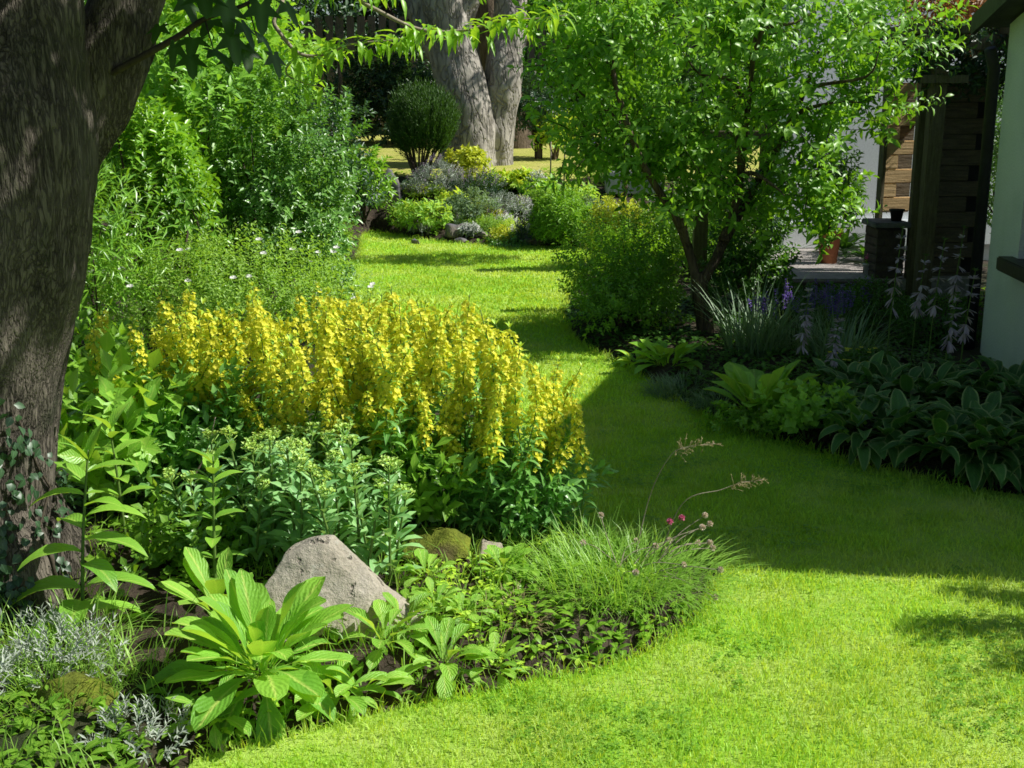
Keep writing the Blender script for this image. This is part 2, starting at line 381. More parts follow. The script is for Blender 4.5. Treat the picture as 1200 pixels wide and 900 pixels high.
M['brownbark'] = barkmat('brown_bark', (.075, .055, .036), (.17, .13, .09), scale=18, bdist=.02)
M['soil'] = surfmat('bed_soil', (.030, .021, .014), (.085, .062, .042), 9, bump=.9, bdist=.05, c3=(.035, .05, .014), s3=1.3, fine=70)
M['rock'] = surfmat('boulder_stone', (.36, .30, .225), (.54, .48, .385), 6, bump=.75, bdist=.02, c3=(.30, .27, .22), s3=4.5, fine=75, lim3=(.5, .62))
def bouldermat():
    m, nt, out = newmat('pitted_boulder'); p = nd(nt, 'ShaderNodeBsdfPrincipled'); nt.links.new(p.outputs[0], out.inputs[0]); p.inputs['Roughness'].default_value = .92; p.inputs['Specular IOR Level'].default_value = .2
    col = mixc(nt, mrange(nt, noise(nt, 5, 8, .65), .3, .7), (.36, .32, .25), (.57, .52, .43))
    col = mixc(nt, mrange(nt, noise(nt, 9, 5), .52, .68, 0, .55), col, (.30, .28, .25))
    col = mixc(nt, mrange(nt, noise(nt, 16, 6, .7), .56, .66, 0, .7), col, (.56, .54, .46))
    col = mixc(nt, mrange(nt, noise(nt, 90, 4, .7), .3, .6, .45, 0), col, (.14, .12, .09))
    pit = mrange(nt, noise(nt, 21, 3, .5), .27, .36); col = mixc(nt, mth(nt, 'SUBTRACT', 1., pit), col, (.06, .05, .04)); nt.links.new(col, p.inputs['Base Color'])
    h = mth(nt, 'ADD', mth(nt, 'MULTIPLY', pit, .7), mth(nt, 'ADD', mth(nt, 'MULTIPLY', noise(nt, 12, 8, .7), 1.2), mth(nt, 'MULTIPLY', noise(nt, 90, 4, .7), .35)))
    b = nd(nt, 'ShaderNodeBump'); b.inputs['Strength'].default_value = .9; b.inputs['Distance'].default_value = .018; nt.links.new(h, b.inputs['Height']); nt.links.new(b.outputs[0], p.inputs['Normal']); return m
M['boulder'] = bouldermat()
M['slate'] = surfmat('rockery_stone', (.10, .10, .11), (.24, .23, .23), 7, bump=.8, bdist=.03, c3=(.33, .26, .18), s3=2.0)
M['moss'] = surfmat('moss', (.10, .13, .012), (.24, .28, .025), 14, bump=1., bdist=.03, c3=(.09, .06, .03), s3=5., fine=120)
M['render'] = surfmat('painted_render', (.85, .89, .87), (.90, .93, .92), 5, bump=.25, bdist=.008, c3=(.72, .77, .73), s3=1.2, fine=90, rough=.8)
M['whitewall'] = surfmat('white_render', (.82, .86, .9), (.88, .9, .93), 4, bump=.25, bdist=.008, c3=(.74, .78, .83), s3=1.0, rough=.85)
M['darktrim'] = surfmat('dark_painted_wood', (.022, .022, .024), (.04, .04, .042), 12, bump=.2, rough=.5)
M['slatetile'] = surfmat('roof_slate', (.05, .05, .055), (.1, .1, .105), 6, bump=.5, rough=.7)
M['timber'] = surfmat('weathered_timber', (.10, .085, .045), (.2, .175, .10), 9, (6, 6, .6), bump=.5, rough=.85)
M['slatwood'] = surfmat('dark_slat_timber', (.12, .10, .07), (.26, .21, .14), 9, (.6, 6, 6), bump=.5, rough=.85)
M['pinewood'] = surfmat('new_pine_board', (.66, .44, .2), (.85, .62, .34), 7, (.5, 6, 8), bump=.3, rough=.7)
M['terracotta'] = surfmat('terracotta', (.36, .13, .06), (.48, .2, .1), 10, bump=.2, rough=.8)
M['pot'] = surfmat('pale_pot', (.62, .6, .55), (.74, .72, .68), 10, bump=.1, rough=.5)
M['brick'] = surfmat('dark_brick', (.07, .055, .045), (.13, .1, .08), 12, bump=.6, rough=.9)
M['gravel'] = surfmat('terrace_gravel', (.3, .27, .25), (.5, .46, .43), 30, bump=.9, bdist=.02, fine=110)
M['glass'] = surfmat('dark_window_glass', (.01, .012, .014), (.02, .022, .025), 3, bump=0, rough=.06, spec=.6)
M['stonegrey'] = surfmat('pale_stone', (.42, .42, .42), (.58, .57, .56), 9, bump=.5, bdist=.012, c3=(.3, .32, .28), s3=3)
M['fence'] = surfmat('dark_fence_wood', (.09, .08, .065), (.18, .16, .13), 8, (5, 5, .5), bump=.4, rough=.9)
# lawn sheets: short-turf colour with patches
def lawnmat(name, c1, c2, dry, amount):
    m, nt, out = newmat(name); p = nd(nt, 'ShaderNodeBsdfPrincipled'); nt.links.new(p.outputs[0], out.inputs[0]); p.inputs['Roughness'].default_value = .8; p.inputs['Specular IOR Level'].default_value = .15
    col = mixc(nt, mrange(nt, noise(nt, 35, 6, .7), .3, .7), c1, c2)
    col = mixc(nt, mrange(nt, noise(nt, 1.3, 5, .65), .46, .64, 0, amount), col, dry)
    col = mixc(nt, mrange(nt, noise(nt, 6, 4), .45, .7, 0, .4), col, dry)
    fine = noise(nt, 240, 3, .7)
    col = mixc(nt, mrange(nt, fine, .3, .6, .5, 0), col, tuple(x * .4 for x in c1))
    nt.links.new(col, p.inputs['Base Color'])
    b = nd(nt, 'ShaderNodeBump'); b.inputs['Strength'].default_value = .6; b.inputs['Distance'].default_value = .02; nt.links.new(fine, b.inputs['Height']); nt.links.new(b.outputs[0], p.inputs['Normal'])
    return m
M['lawn'] = lawnmat('lawn_turf', (.26, .52, .035), (.43, .69, .08), (.62, .74, .2), .7)
M['backlawn'] = lawnmat('dry_lawn_turf', (.36, .40, .07), (.52, .54, .12), (.60, .54, .18), .8)
# ------------------------------------------------------------------ the lie of the land
LAWN = [g0(230, 890), g0(330, 868), g0(440, 838), g0(560, 815), g0(620, 800), g0(700, 785), g0(790, 750), g0(838, 692), g0(835, 655), (.45, 4.5), (.27, 4.85), (.2, 5.4), (-.05, 6.1),
        (-.4, 7.1), (-.85, 8.2), (-1.25, 9.3), (-1.62, 11.0), (-1.72, 13.5), (-1.95, 16.2), g0(470, 277), g0(520, 285), g0(600, 289), g0(690, 296), g0(680, 310), g0(662, 350), g0(662, 385),
        g0(690, 410), g0(735, 432), g0(780, 465), g0(850, 500), g0(930, 522), g0(1000, 542), g0(1100, 566), g0(1200, 582), (2.7, 4.65), (2.75, 4.3), (9, 4.2), (9, -4), (-1.3, -4), (-1.1, 0), (-.95, 2.2)]
_lc = curve([(x, y, 0) for x, y in LAWN + [LAWN[0]]], 4)[:-1]; LAWN = [(p[0], p[1]) for p in _lc]
_la = np.array(LAWN)
def in_lawn(x, y):
    x = np.asarray(x); y = np.asarray(y); r = np.zeros(x.shape, bool); j = len(_la) - 1
    for i in range(len(_la)):
        xi, yi = _la[i]; xj, yj = _la[j]
        c = ((yi > y) != (yj > y)) & (x < (xj - xi) * (y - yi) / (yj - yi + 1e-12) + xi); r ^= c; j = i
    return r
def d_lawn(x, y):
    p = np.stack([np.asarray(x, float), np.asarray(y, float)], -1); best = np.full(p.shape[:-1], 1e9)
    for i in range(len(_la)):
        a, b = _la[i], _la[(i + 1) % len(_la)]; ab = b - a
        t = np.clip(((p - a) @ ab) / (ab @ ab + 1e-12), 0, 1)
        best = np.minimum(best, np.linalg.norm(p - (a + t[..., None] * ab), axis=-1))
    return np.where(in_lawn(x, y), 0, best)
def hz(x, y, detail=False):
    x = np.asarray(x, float); y = np.asarray(y, float)
    d = d_lawn(x, y); ins = in_lawn(x, y)
    h = np.where(ins, -.012, -.03 + .11 * sstep(0, .25, d))
    h = h + .62 * sstep(14.9, 18.2, y) * (~ins) + .05 * np.clip(y - 18.2, 0, 7)
    if detail:
        P = np.stack([x, y, x * 0], -1); near = (~ins) * sstep(0, .1, d) * (y < 19)
        h = h + near * (.018 * vnoise(P, 9, 1) + .014 * vnoise(P, 23, 2))
    return h
def hzf(x, y): return float(hz(np.array([x]), np.array([y]))[0])
def axis(a, b, step, far):
    c = np.arange(a, b + 1e-6, step); g = [b]; s = step
    while g[-1] < far: s *= 1.5; g.append(g[-1] + s)
    l = [a]; s = step
    while l[-1] > -far: s *= 1.5; l.append(l[-1] - s)
    return np.concatenate([l[:0:-1], c, g[1:]])
xs = axis(-4, 5, .055, 400); ys = axis(1.8, 20, .075, 400)
X, Y = np.meshgrid(xs, ys); Zg = hz(X, Y, True)
nx, ny = len(xs), len(ys)
I = np.arange(nx * ny).reshape(ny, nx)
F = np.stack([I[:-1, :-1], I[:-1, 1:], I[1:, 1:], I[1:, :-1]], -1).reshape(-1, 4)
mb = MB(); mb.add(np.stack([X, Y, Zg], -1), F); tag(mb.build('ground', M['soil']), kind='structure')
# lawn sheet from the outline
bm = bmesh.new(); vs = [bm.verts.new((x, y, .004)) for x, y in LAWN]; bm.faces.new(vs); bmesh.ops.triangulate(bm, faces=bm.faces[:])
me = bpy.data.meshes.new('lawn'); bm.to_mesh(me); bm.free(); me.materials.append(M['lawn']); o = link('lawn', me); tag(o, kind='structure')
if me.polygons[0].normal.z < 0: me.flip_normals()
xs2 = np.linspace(-7, 8, 60); ys2 = np.linspace(17.2, 30, 60); X2, Y2 = np.meshgrid(xs2, ys2)
I = np.arange(3600).reshape(60, 60); F = np.stack([I[:-1, :-1], I[:-1, 1:], I[1:, 1:], I[1:, :-1]], -1).reshape(-1, 4)
mb = MB(); mb.add(np.stack([X2, Y2, hz(X2, Y2) + .03 * sstep(17.2, 17.8, Y2) - .015], -1), F); tag(mb.build('back_lawn', M['backlawn']), kind='structure')
# turf blades: dense near the camera, thinner and broader further off
mb = MB()
def scatter(y0, y1, dens, wid, ln):
    n = int(dens * (y1 - y0) * (y1 * .95 + .6)); y = y0 + (y1 - y0) * rng.random(n); hw = y * .475 + .25
    x = (rng.random(n) * 2 - 1) * hw; k = in_lawn(x, y); x, y = x[k], y[k]; n = len(x)
    P = np.stack([x, y, np.zeros(n)], -1)
    nz = vnoise(P, 1.7, 5); nf = vnoise(P, 7., 6)
    blades(mb, P, rng.random(n) * 6.28, .25 + .75 * rng.random(n), ln * (.6 + .7 * rng.random(n)) * (1 + .45 * nf), wid * (.7 + .6 * rng.random(n)), rnd=np.clip(.5 + .3 * nz + .35 * rng.standard_normal(n), 0, 1))
scatter(2.4, 4.0, 13000, .0032, .030); scatter(4.0, 6.0, 8000, .0042, .030); scatter(6., 9., 4200, .0065, .03); scatter(9., 16.4, 2200, .011, .032)
tag(mb.build('grass', M['grass']), 'short bright green mown grass of the winding lawn', 'grass', kind='stuff')
# longer fringe of grass on the lawn's edge
mb = MB()
ed = _la[:130]; P = []
for i in range(len(ed) - 1):
    a, b = ed[i], ed[i + 1]; L = np.linalg.norm(b - a)
    if L > 1.2: continue
    n = int(L * 420); t = rng.random(n)[:, None]; P.append(a + (b - a) * t + rng.standard_normal((n, 2)) * .018)
P = np.concatenate(P); P = np.c_[P, np.full(len(P), -.015)]; n = len(P)
blades(mb, P, rng.random(n) * 6.28, .2 + .9 * rng.random(n), .045 + .05 * rng.random(n) ** 2, .0042 + P[:, 1] * .0002)
tag(mb.build('edge_grass', M['grass']), 'untrimmed fringe of longer grass along the bed edges', 'grass', kind='stuff')
# ------------------------------------------------------------------ generic plants
def lobes(D, k, amt, seed):
    r = np.random.default_rng(seed); v = unit(r.standard_normal((k, 3)))
    return 1 - amt + amt * 1.35 * np.exp(-(1 - (D @ v.T)) * 7).max(1)
def crown_pts(n, r, k=16, amt=.4, seed=0, inner=.35, flat=-.6):
    D = unit(rng.standard_normal((n * 2, 3))); D = D[D[:, 2] > flat][:n]
    rad = np.where(rng.random(len(D)) < inner, rng.random(len(D)) ** .5 * .85, .86 + .16 * rng.random(len(D)))
    return D * (lobes(D, k, amt, seed) * rad)[:, None] * np.asarray(r), D
def sprigs(mb, P, D, L, k, lL, lW, spread=.9, style='4', bend=.4, fold=.25, up=.35, mi=0, rb=None, prof='ovate', seg=2, twig=None, tr=.002):
    n = len(P); L = arr(L, n); D = unit(D); ref = unit(rng.standard_normal((n, 3)))
    U = unit(np.cross(D, ref)); Wv = np.cross(D, U)
    rb = rng.random(n) if rb is None else rb
    j = np.arange(k); tt = (j + .4) / k
    az = j[None] * 2.4 + rng.random((n, 1)) * 6.28 + rng.standard_normal((n, k)) * .25
    pos = P[:, None] + D[:, None] * (L[:, None] * tt[None])[..., None]
    rad = U[:, None] * np.cos(az)[..., None] + Wv[:, None] * np.sin(az)[..., None]
    s = spread * (1.15 - .55 * tt)[None] + .15 * rng.standard_normal((n, k))
    T = D[:, None] * np.cos(s)[..., None] + rad * np.sin(s)[..., None]
    N = D[:, None] * np.sin(s)[..., None] - rad * np.cos(s)[..., None] + np.array([0, 0, up * 2])
    r = np.clip(rb[:, None] * .6 + .4 * rng.random((n, k)), 0, 1)
    sz = (.5 + .72 * rng.random((n, k)))
    args = (pos.reshape(-1, 3), T.reshape(-1, 3), N.reshape(-1, 3), (lL * sz).ravel(), (lW * sz).ravel())
    if style == '4': leaf4(mb, *args, bend=bend, fold=fold, rnd=r.ravel(), mi=mi)
    else: strip(mb, *args, bend=bend, fold=fold, rnd=r.ravel(), mi=mi, prof=prof, seg=seg)
    if twig is not None:
        for i in range(n): tube(mb, [P[i], P[i] + D[i] * L[i]], [tr, tr * .5], 3, twig, cap=False)
def limbs(mb, base, tips, r0, mi=0, sides=5, crook=.08, rt=.15):
    for t in tips:
        t = np.asarray(t, float); b = np.asarray(base, float); L = np.linalg.norm(t - b)
        m1 = b + (t - b) * .35 + np.array([*(rng.standard_normal(2) * crook * L), .10 * L]); m2 = b + (t - b) * .7 + rng.standard_normal(3) * crook * L * .7
        tube(mb, curve([b, m1, m2, t], 4), np.linspace(r0, r0 * rt, 13), sides, mi)
def shrub(name, label, cat, base, cz, r, nsp, k, lL, lW, mat, seed, L=.12, spread=.9, style='4', amt=.4, lob=16, stems=7, stem_r=.015, stem_mat='twig', bend=.4, up=.35, upd=.5, inner=.35, group=None, flat=-.6, pn=('foliage', 'stems'), prof='ovate', seg=2, z0=None):
    z0 = hzf(base[0], base[1]) if z0 is None else z0
    root = thing(name, label, cat, (base[0], base[1], z0), group)
    mb = MB(); c = np.array([0, 0, cz - z0])
    P, D = crown_pts(nsp, r, lob, amt, seed, inner, flat)
    dd = unit(D * np.array([1, 1, .8]) + np.array([0, 0, upd]) + rng.standard_normal(P.shape) * .35)
    P = P + c; kk = P[:, 2] > .03; P, dd = P[kk], dd[kk]
    sprigs(mb, P - dd * L * .5, dd, L, k, lL, lW, spread, style, bend, up=up, prof=prof, seg=seg, rb=np.clip(.5 + .5 * vnoise(P, 2.2 / max(r), seed) + .18 * rng.standard_normal(len(P)), 0, 1))
    mb.build(pn[0], M[mat], root)
    if stems:
        ms = MB(); T, _ = crown_pts(stems * 2, np.asarray(r) * .8, lob, amt, seed, .1, 0); T = T[:stems] + c
        limbs(ms, (0, 0, -.03), T, stem_r); ms.build(pn[1], M[stem_mat], root)
    return root
def hit(px, py):                         # where the sight line through a pixel meets the ground
    d = ray(px, py); t = np.arange(1.5, 45, .03); P = np.array([0, 0, CAM_H]) + t[:, None] * d
    k = np.argmax(P[:, 2] <= hz(P[:, 0], P[:, 1])); return P[k]
# ================================================================== the old sycamore on the left
B = np.array([-1.86, 3.75, 0.]); root = thing('sycamore_tree', 'massive dark sycamore trunk splitting into three stems beside the flower bed', 'tree', B)
mb = MB()
def tb(pts, rad, n=6, sides=20):
    p = np.c_[np.asarray(pts, float), rad]; c = curve(p, n); tube(mb, c[:, :3] - B - np.array([.10 + .03 * np.clip(1.3 - c[:, 2], 0, 1), 0 * c[:, 2], 0 * c[:, 2]]).T, c[:, 3], sides)
tb([(-1.9, 3.76, -.15), (-1.84, 3.75, .25), (-1.75, 3.75, .8), (-1.62, 3.73, 1.25), (-1.49, 3.72, 1.58), (-1.43, 3.72, 1.76), (-1.37, 3.72, 1.9), (-1.335, 3.73, 2.06), (-1.3, 3.75, 2.7), (-1.2, 3.8, 3.6)], [.50, .40, .37, .365, .325, .275, .185, .155, .13, .1])
tb([(-1.84, 3.62, .7), (-1.76, 3.53, 1.3), (-1.70, 3.48, 1.66), (-1.62, 3.44, 2.05), (-1.56, 3.4, 2.6), (-1.7, 3.2, 3.7)], [.24, .2, .18, .165, .15, .1])
tb([(-1.55, 3.84, 1.1), (-1.40, 3.90, 1.5), (-1.27, 3.97, 1.72), (-1.18, 3.99, 1.9), (-1.11, 4.0, 2.06), (-.92, 4.03, 2.6), (-.5, 4.05, 3.5)], [.2, .165, .14, .125, .118, .11, .07])
for a, r in ((-1.0, .16), (-.35, .12), (-1.9, .15), (.4, .13), (-2.7, .15)):
    p0 = np.array([-1.8 + .25 * math.cos(a), 3.74 + .25 * math.sin(a), .42]); p1 = np.array([-1.84 + .45 * math.cos(a), 3.75 + .45 * math.sin(a), .1]); p2 = np.array([-1.86 + .62 * math.cos(a), 3.75 + .62 * math.sin(a), -.08])
    tb([p0, p1, p2], [r, r * .8, r * .45], 5, 12)
tm, tco, tno = fuse(mb, .010, 4, ((.030, 2.6, .6, 1), (.016, 7, .4, 2), (.011, 22, .2, 3), (.004, 46, .22, 4)))
tm.materials.append(M['bark']); link('trunk', tm, root)
mb = MB(); n = 15000                                                 # crown high above the picture: it shades the trunk
P = np.stack([-5 + 7.6 * rng.random(n), 1.2 + 4.6 * rng.random(n), 2.75 + 3.6 * rng.random(n)], -1)
k = (P[:, 0] < -1.62 + (P[:, 2] - .75) * .966) & (((P[:, 0] + 1.2) / 3.4) ** 2 + ((P[:, 1] - 3.5) / 2.3) ** 2 + ((P[:, 2] - 4.2) / 2.2) ** 2 < 1); P = P[k]; n = len(P)
T, N = frame(rng.random(n) * 6.28, -.5 + .6 * rng.standard_normal(n) * .6); palmate(mb, P - B, T, N, .17 + .06 * rng.random(n))
# the low twig with its hanging leaves, in the shade
tw = curve([(-1.30, 3.9, 1.77), at(205, 45, 3.8), at(240, 22, 3.75), at(290, 4, 3.7), at(330, -25, 3.65)], 6)
for px, py, s, az in ((212, 8, .09, -.6), (236, 2, .1, -1.2), (262, 8, .1, -.9), (278, 34, .085, -.4), (252, 34, .09, -1.8), (228, 55, .085, -1.5), (207, 58, .08, -2.2), (268, 50, .09, -.9), (222, 75, .075, -1.2), (244, 68, .08, -.5), (285, 62, .08, -1.0), (300, 48, .075, -.2), (268, 78, .06, -1.4), (318, 72, .07, -.6), (190, 40, .07, -1.9), (330, 12, .08, -.5), (305, 10, .09, -1.3)):
    p = at(px, py - 14, 3.72 + .1 * rng.standard_normal()); T, N = frame(np.array([az]), np.array([-.85 + .2 * rng.standard_normal()])); palmate(mb, p[None] - B, T, N, s * 1.5)
mb.build('crown', M['sycamore'], root)
mb = MB(); tube(mb, tw - B, np.linspace(.012, .004, len(tw)), 6)
for i in (8, 12, 15, 18): tube(mb, [tw[i] - B, tw[i] - B + np.array([.03, -.03, -.10])], [.003, .0015], 4)
for t in ((-3.4, 3.0, 3.6), (-.2, 4.6, 3.6), (-1.5, 2.2, 3.8), (-2.6, 4.7, 3.9), (.2, 3.6, 4.2)): limbs(mb, np.array([-1.35, 3.7, 2.7]) - B, [np.array(t) - B], .07)
mb.build('branch', M['twig'], root)
# ivy climbing the lower trunk
iv = thing('ivy', 'dark glossy ivy creeping up the foot of the sycamore trunk', 'ivy', (-1.6, 3.5, 0))
wco = tco + B; f = (tno[:, 1] < .35) & (tno[:, 0] > -.75) & (wco[:, 2] < .95) & (wco[:, 2] > .02) & (wco[:, 0] < -1.52)
cand = np.where(f)[0]; z = wco[cand, 2]; den = vnoise(wco[cand], 4.5, 9) * .5 + .5
keep = rng.random(len(cand)) < np.clip((1.05 - z) * .9, 0, 1) ** 1.3 * np.clip(den * 1.8 - .35, 0, 1) * .85
ci = cand[keep]; ci = rng.choice(ci, min(len(ci), 1900), replace=False); P = wco[ci] + tno[ci] * (.012 + .02 * rng.random(len(ci)))[:, None]
T = unit(np.array([0, 0, -1.]) + tno[ci] * .5 + rng.standard_normal(P.shape) * .5); N = tno[ci] + np.array([0, 0, .5]) + .3 * rng.standard_normal(P.shape)
mb = MB(); strip(mb, P - np.array([-1.6, 3.5, 0]), T, N, .020 + .018 * rng.random(len(P)), .02 + .014 * rng.random(len(P)), bend=.5, fold=.2, prof='hosta', seg=3); mb.build('foliage', M['ivy'], iv)
mb = MB()
for x0, x1 in ((-1.62, -1.66), (-1.45, -1.56), (-1.78, -1.7)):
    pts = []
    for zz in np.linspace(0, .75, 9):
        j = np.argmin((wco[:, 2] - zz) ** 2 + (wco[:, 0] - (x0 + (x1 - x0) * zz + .02 * math.sin(zz * 9))) ** 2 * 1.2 + (tno[:, 1] > -.1) * 9); pts.append(wco[j] + tno[j] * .006 - np.array([-1.6, 3.5, 0]))
    tube(mb, pts, np.linspace(.008, .003, 9), 5)
mb.build('stems', M['twig'], iv)
# ================================================================== cherry bough across the top
CB = np.array([-3.1, 6.3, 0.]); root = thing('cherry_tree', 'slender cherry tree sending a light green leafy bough across the top of the view', 'tree', CB)
mb = MB(); tube(mb, curve([(0, 0, -.1), (.05, 0, .9), (.0, .05, 1.7), (.15, 0, 2.5), (.4, -.1, 3.4)], 5), np.linspace(.09, .035, 21), 10); mb.build('trunk', M['brownbark'], root)
Yb = 5.6
A1 = [(-2.95, 6.3, 2.45), at(290, -22, 5.8), at(322, 30, Yb), at(350, 62, Yb), at(380, 64, Yb), at(410, 52, Yb), at(450, 48, Yb), at(490, 45, Yb)]
A2 = [(-2.95, 6.3, 2.45), at(330, -45, 5.7), at(430, 6, Yb - .1), at(490, 34, Yb - .1), at(540, 36, Yb - .1), at(590, 24, Yb - .1), at(628, 22, Yb - .1), at(662, 18, Yb - .1)]
A3 = [(-2.95, 6.3, 2.5), at(300, -60, 5.5), at(360, -18, 5.5), at(420, -14, 5.5), at(480, -18, 5.5)]
A4 = [at(350, 62, Yb), at(335, 84, Yb), at(352, 96, Yb), at(376, 102, Yb)]
mb = MB(); lf = MB()
for A, st, ll in ((A1, .42, 110), (A2, .38, 150), (A3, .45, 80), (A4, .35, 14)):
    c = curve([np.asarray(p) - CB for p in A], 10); tube(mb, c, np.linspace(.013 if A is not A4 else .004, .0025, len(c)), 5)
    tt = np.clip(st + (1 - st) * (np.floor(rng.random(ll) * 9) + .35 + .45 * rng.random(ll)) / 9, 0, .999); i = (tt * (len(c) - 1)).astype(int); P = c[i] + rng.standard_normal((ll, 3)) * np.array([.03, .10, .022])
    sgn = np.where(rng.random(ll) < .62, 1, -1); az = np.where(sgn > 0, -1.2 + .8 * rng.standard_normal(ll), rng.random(ll) * 6.28)
    T, N = frame(az + .5 * rng.standard_normal(ll), .5 - 1.5 * rng.random(ll))
    strip(lf, P, T, N, (.055 + .06 * rng.random(ll)), .022 + .014 * rng.random(ll), bend=.4 + .9 * rng.random(ll), fold=.35, prof='lance', seg=4)
lf.build('crown', M['cherry'], root); mb.build('branch', M['palebark'], root)
# ================================================================== shrubs of the left bank
r = shrub('broadleaf_shrub', 'tall bright laurel-leaved shrub filling the bank behind the sycamore trunk', 'shrub', (-2.45, 7.95), 1.5, (.95, .75, 1.35), 1050, 13, .095, .038, 'laurel', 3, L=.24, amt=.6, style='s', prof='lance', bend=.5)
shrub('hazel_shrub', 'yellow-green sunlit shrub rising highest behind the broad-leaved bank', 'shrub', (-2.35, 9.0), 2.1, (.95, .6, .95), 600, 12, .10, .05, 'hazel', 33, L=.24, amt=.6, style='s', prof='ovate', bend=.5)
r = shrub('box_shrub', 'rounded small-leaved glossy shrub at the edge of the left bank', 'shrub', (-1.5, 7.6), .95, (.62, .55, .9), 1300, 12, .045, .023, 'privet', 4, L=.13, amt=.45)
shrub('privet_shrub', 'upright light green privet rising between the trunk and the rounded shrub', 'shrub', (-2.1, 7.0), 1.1, (.46, .4, .9), 600, 12, .06, .026, 'laurel', 5, L=.16, amt=.4)
r = shrub('rose_bush', 'airy fine-leaved shrub with scattered white blossom behind the yellow spikes', 'shrub', (-1.55, 6.35), .62, (.84, .48, .38), 1700, 10, .028, .012, 'feather', 6, L=.13, amt=.35, inner=.5)
mb = MB(); P, D = crown_pts(34, (.84, .48, .40), 16, .35, 6, 0, -.1); P = P + np.array([0, 0, .60])
for p in P[:26]:
    a = np.linspace(0, 6.28, 5, endpoint=False); T = np.stack([np.cos(a), np.sin(a), .35 + 0 * a], -1) + np.array([0, -.5, .2])
    leaf4(mb, np.repeat(p[None], 5, 0), T, np.array([0, -.6, .8]), .022, .022, wide=.6)
mb.build('blossom', M['white'], r)
shrub('bamboo_clump', 'narrow-leaved green clump tucked against the right side of the big trunk', 'shrub', (-2.3, 6.2), .85, (.5, .35, .5), 260, 10, .095, .014, 'laurel', 8, L=.2, amt=.3, style='s', prof='lance', bend=.7)
shrub('leafy_undershrub', 'low dark leafy shrub below the white blossomed bush', 'shrub', (-2.1, 5.55), .38, (.6, .4, .36), 330, 10, .07, .035, 'under', 9, L=.14, style='s', prof='ovate')
shrub('ferny_shrub', 'soft pale green shrub spilling over the left lawn edge', 'shrub', (-1.75, 9.6), .45, (.5, .7, .5), 700, 10, .035, .015, 'feather', 10, L=.13)
shrub('bay_shrub', 'dark round evergreen shrub where the left bank meets the far lawn', 'shrub', (-2.3, 11.2), .75, (.62, .75, .8), 700, 12, .05, .022, 'privet', 12, L=.14)
shrub('blue_evergreen_shrub', 'blue-green broad evergreen shrub left of the round dwarf conifer', 'shrub', (-2.5, 15.0), .95, (.75, .6, 1.0), 520, 12, .085, .032, 'blue', 13, L=.22)
shrub('blue_evergreen_shrub', 'taller blue-green evergreen shrub further left along the dark hedge', 'shrub', (-3.6, 14.2), 1.3, (.95, .8, 1.35), 700, 12, .085, .032, 'blue', 14, L=.22)
shrub('leafy_shrub', 'small bright leafed shrub beside the dark standing stone', 'shrub', (-1.98, 16.0), .62, (.32, .3, .5), 170, 11, .09, .03, 'laurel', 15, L=.2)
# ================================================================== yellow loosestrife
ST = []
def make_loosestrife(h, seed, spike=.34, lean=.06):
    global rng
    rng = np.random.default_rng(seed)
    root = thing('yellow_loosestrife', '', 'flower'); a0 = rng.random() * 6.28
    b_ = .03 * rng.standard_normal(4); c = curve([(0, 0, -.02), (lean * .3 + b_[0], b_[1], h * .4), (lean * .9 + b_[2], b_[1] * .5, h * .75), (lean * 1.5 + b_[3], b_[1] - .02, h)], 7)
    mb = MB(); tube(mb, c, np.linspace(.0042, .0016, len(c)), 5)
    zat = lambda z: c[np.clip(np.searchsorted(c[:, 2], z), 0, len(c) - 1)] * np.array([1, 1, 0]) + np.array([0, 0, z])
    z = .10
    while z < h - .015:                                               # whorls of leaves up the stem
        t = z / h; k = 3; az = a0 + z * 31 + np.arange(k) * 2.094 + .25 * rng.standard_normal(k); insp = z > h - spike
        T, N = frame(az, np.full(k, (.35 if not insp else .55) + .2 * rng.standard_normal()))
        L = (.085 if not insp else .066 * (1.1 - .6 * (z - (h - spike)) / spike)) * (.8 + .4 * rng.random(k))
        strip(mb, np.repeat(zat(z)[None], k, 0), T, N, L, L * .30, bend=.9 + .4 * rng.random(k), fold=.3, prof='lance', seg=3, mi=2 if (z > h - .06 or (insp and rng.random() < .5)) else 1)
        z += .040 if not insp else .03
    k = 7; T, N = frame(rng.random(k) * 6.28, .9 + .3 * rng.random(k)); strip(mb, np.repeat(c[-1:], k, 0) - np.array([0, 0, .012]), T, N, .034, .011, bend=.5, prof='lance', seg=2, mi=2)
    mb.build('leafy_stem', [M['stem'], M['loose_leaf'], M['loose_top']], root)
    fb = MB(); z = h - spike
    while z < h - .05:
        u = (z - (h - spike)) / spike; k = 2 + int((2.2 + 3.2 * u ** .6) * rng.random() + 1.8 * u ** .5); az = rng.random() * 6.28 + np.arange(k) * 6.283 / k + .3 * rng.standard_normal(k)
        R = (.028 - .012 * u) * (.8 + .5 * rng.random(k)); o = np.stack([np.cos(az), np.sin(az), .25 + .3 * rng.standard_normal(k)], -1)
        ctr = zat(z)[None] + o * R[:, None] + np.array([0, 0, .01]) * rng.standard_normal((k, 1)); ax = unit(o + np.array([0, 0, .35]) + .35 * rng.standard_normal((k, 3)))
        U = unit(np.cross(ax, np.array([.3, .2, 1.]))); Wv = np.cross(ax, U)
        sz = .0121 * (1.1 - .35 * u) * (.8 + .4 * rng.random(k))
        for q in range(5):
            an = q * 1.2566 + 0.4; rd = U * math.cos(an) + Wv * math.sin(an)
            leaf4(fb, ctr, rd + ax * .55, ax - rd * .55, sz * 1.25, sz, bend=.1, fold=.15, wide=.55, rnd=np.clip(.35 + .5 * u + .2 * rng.standard_normal(k), 0, 1))
        z += .0125
    fb.build('blossom', M['petal'], root)
    return root
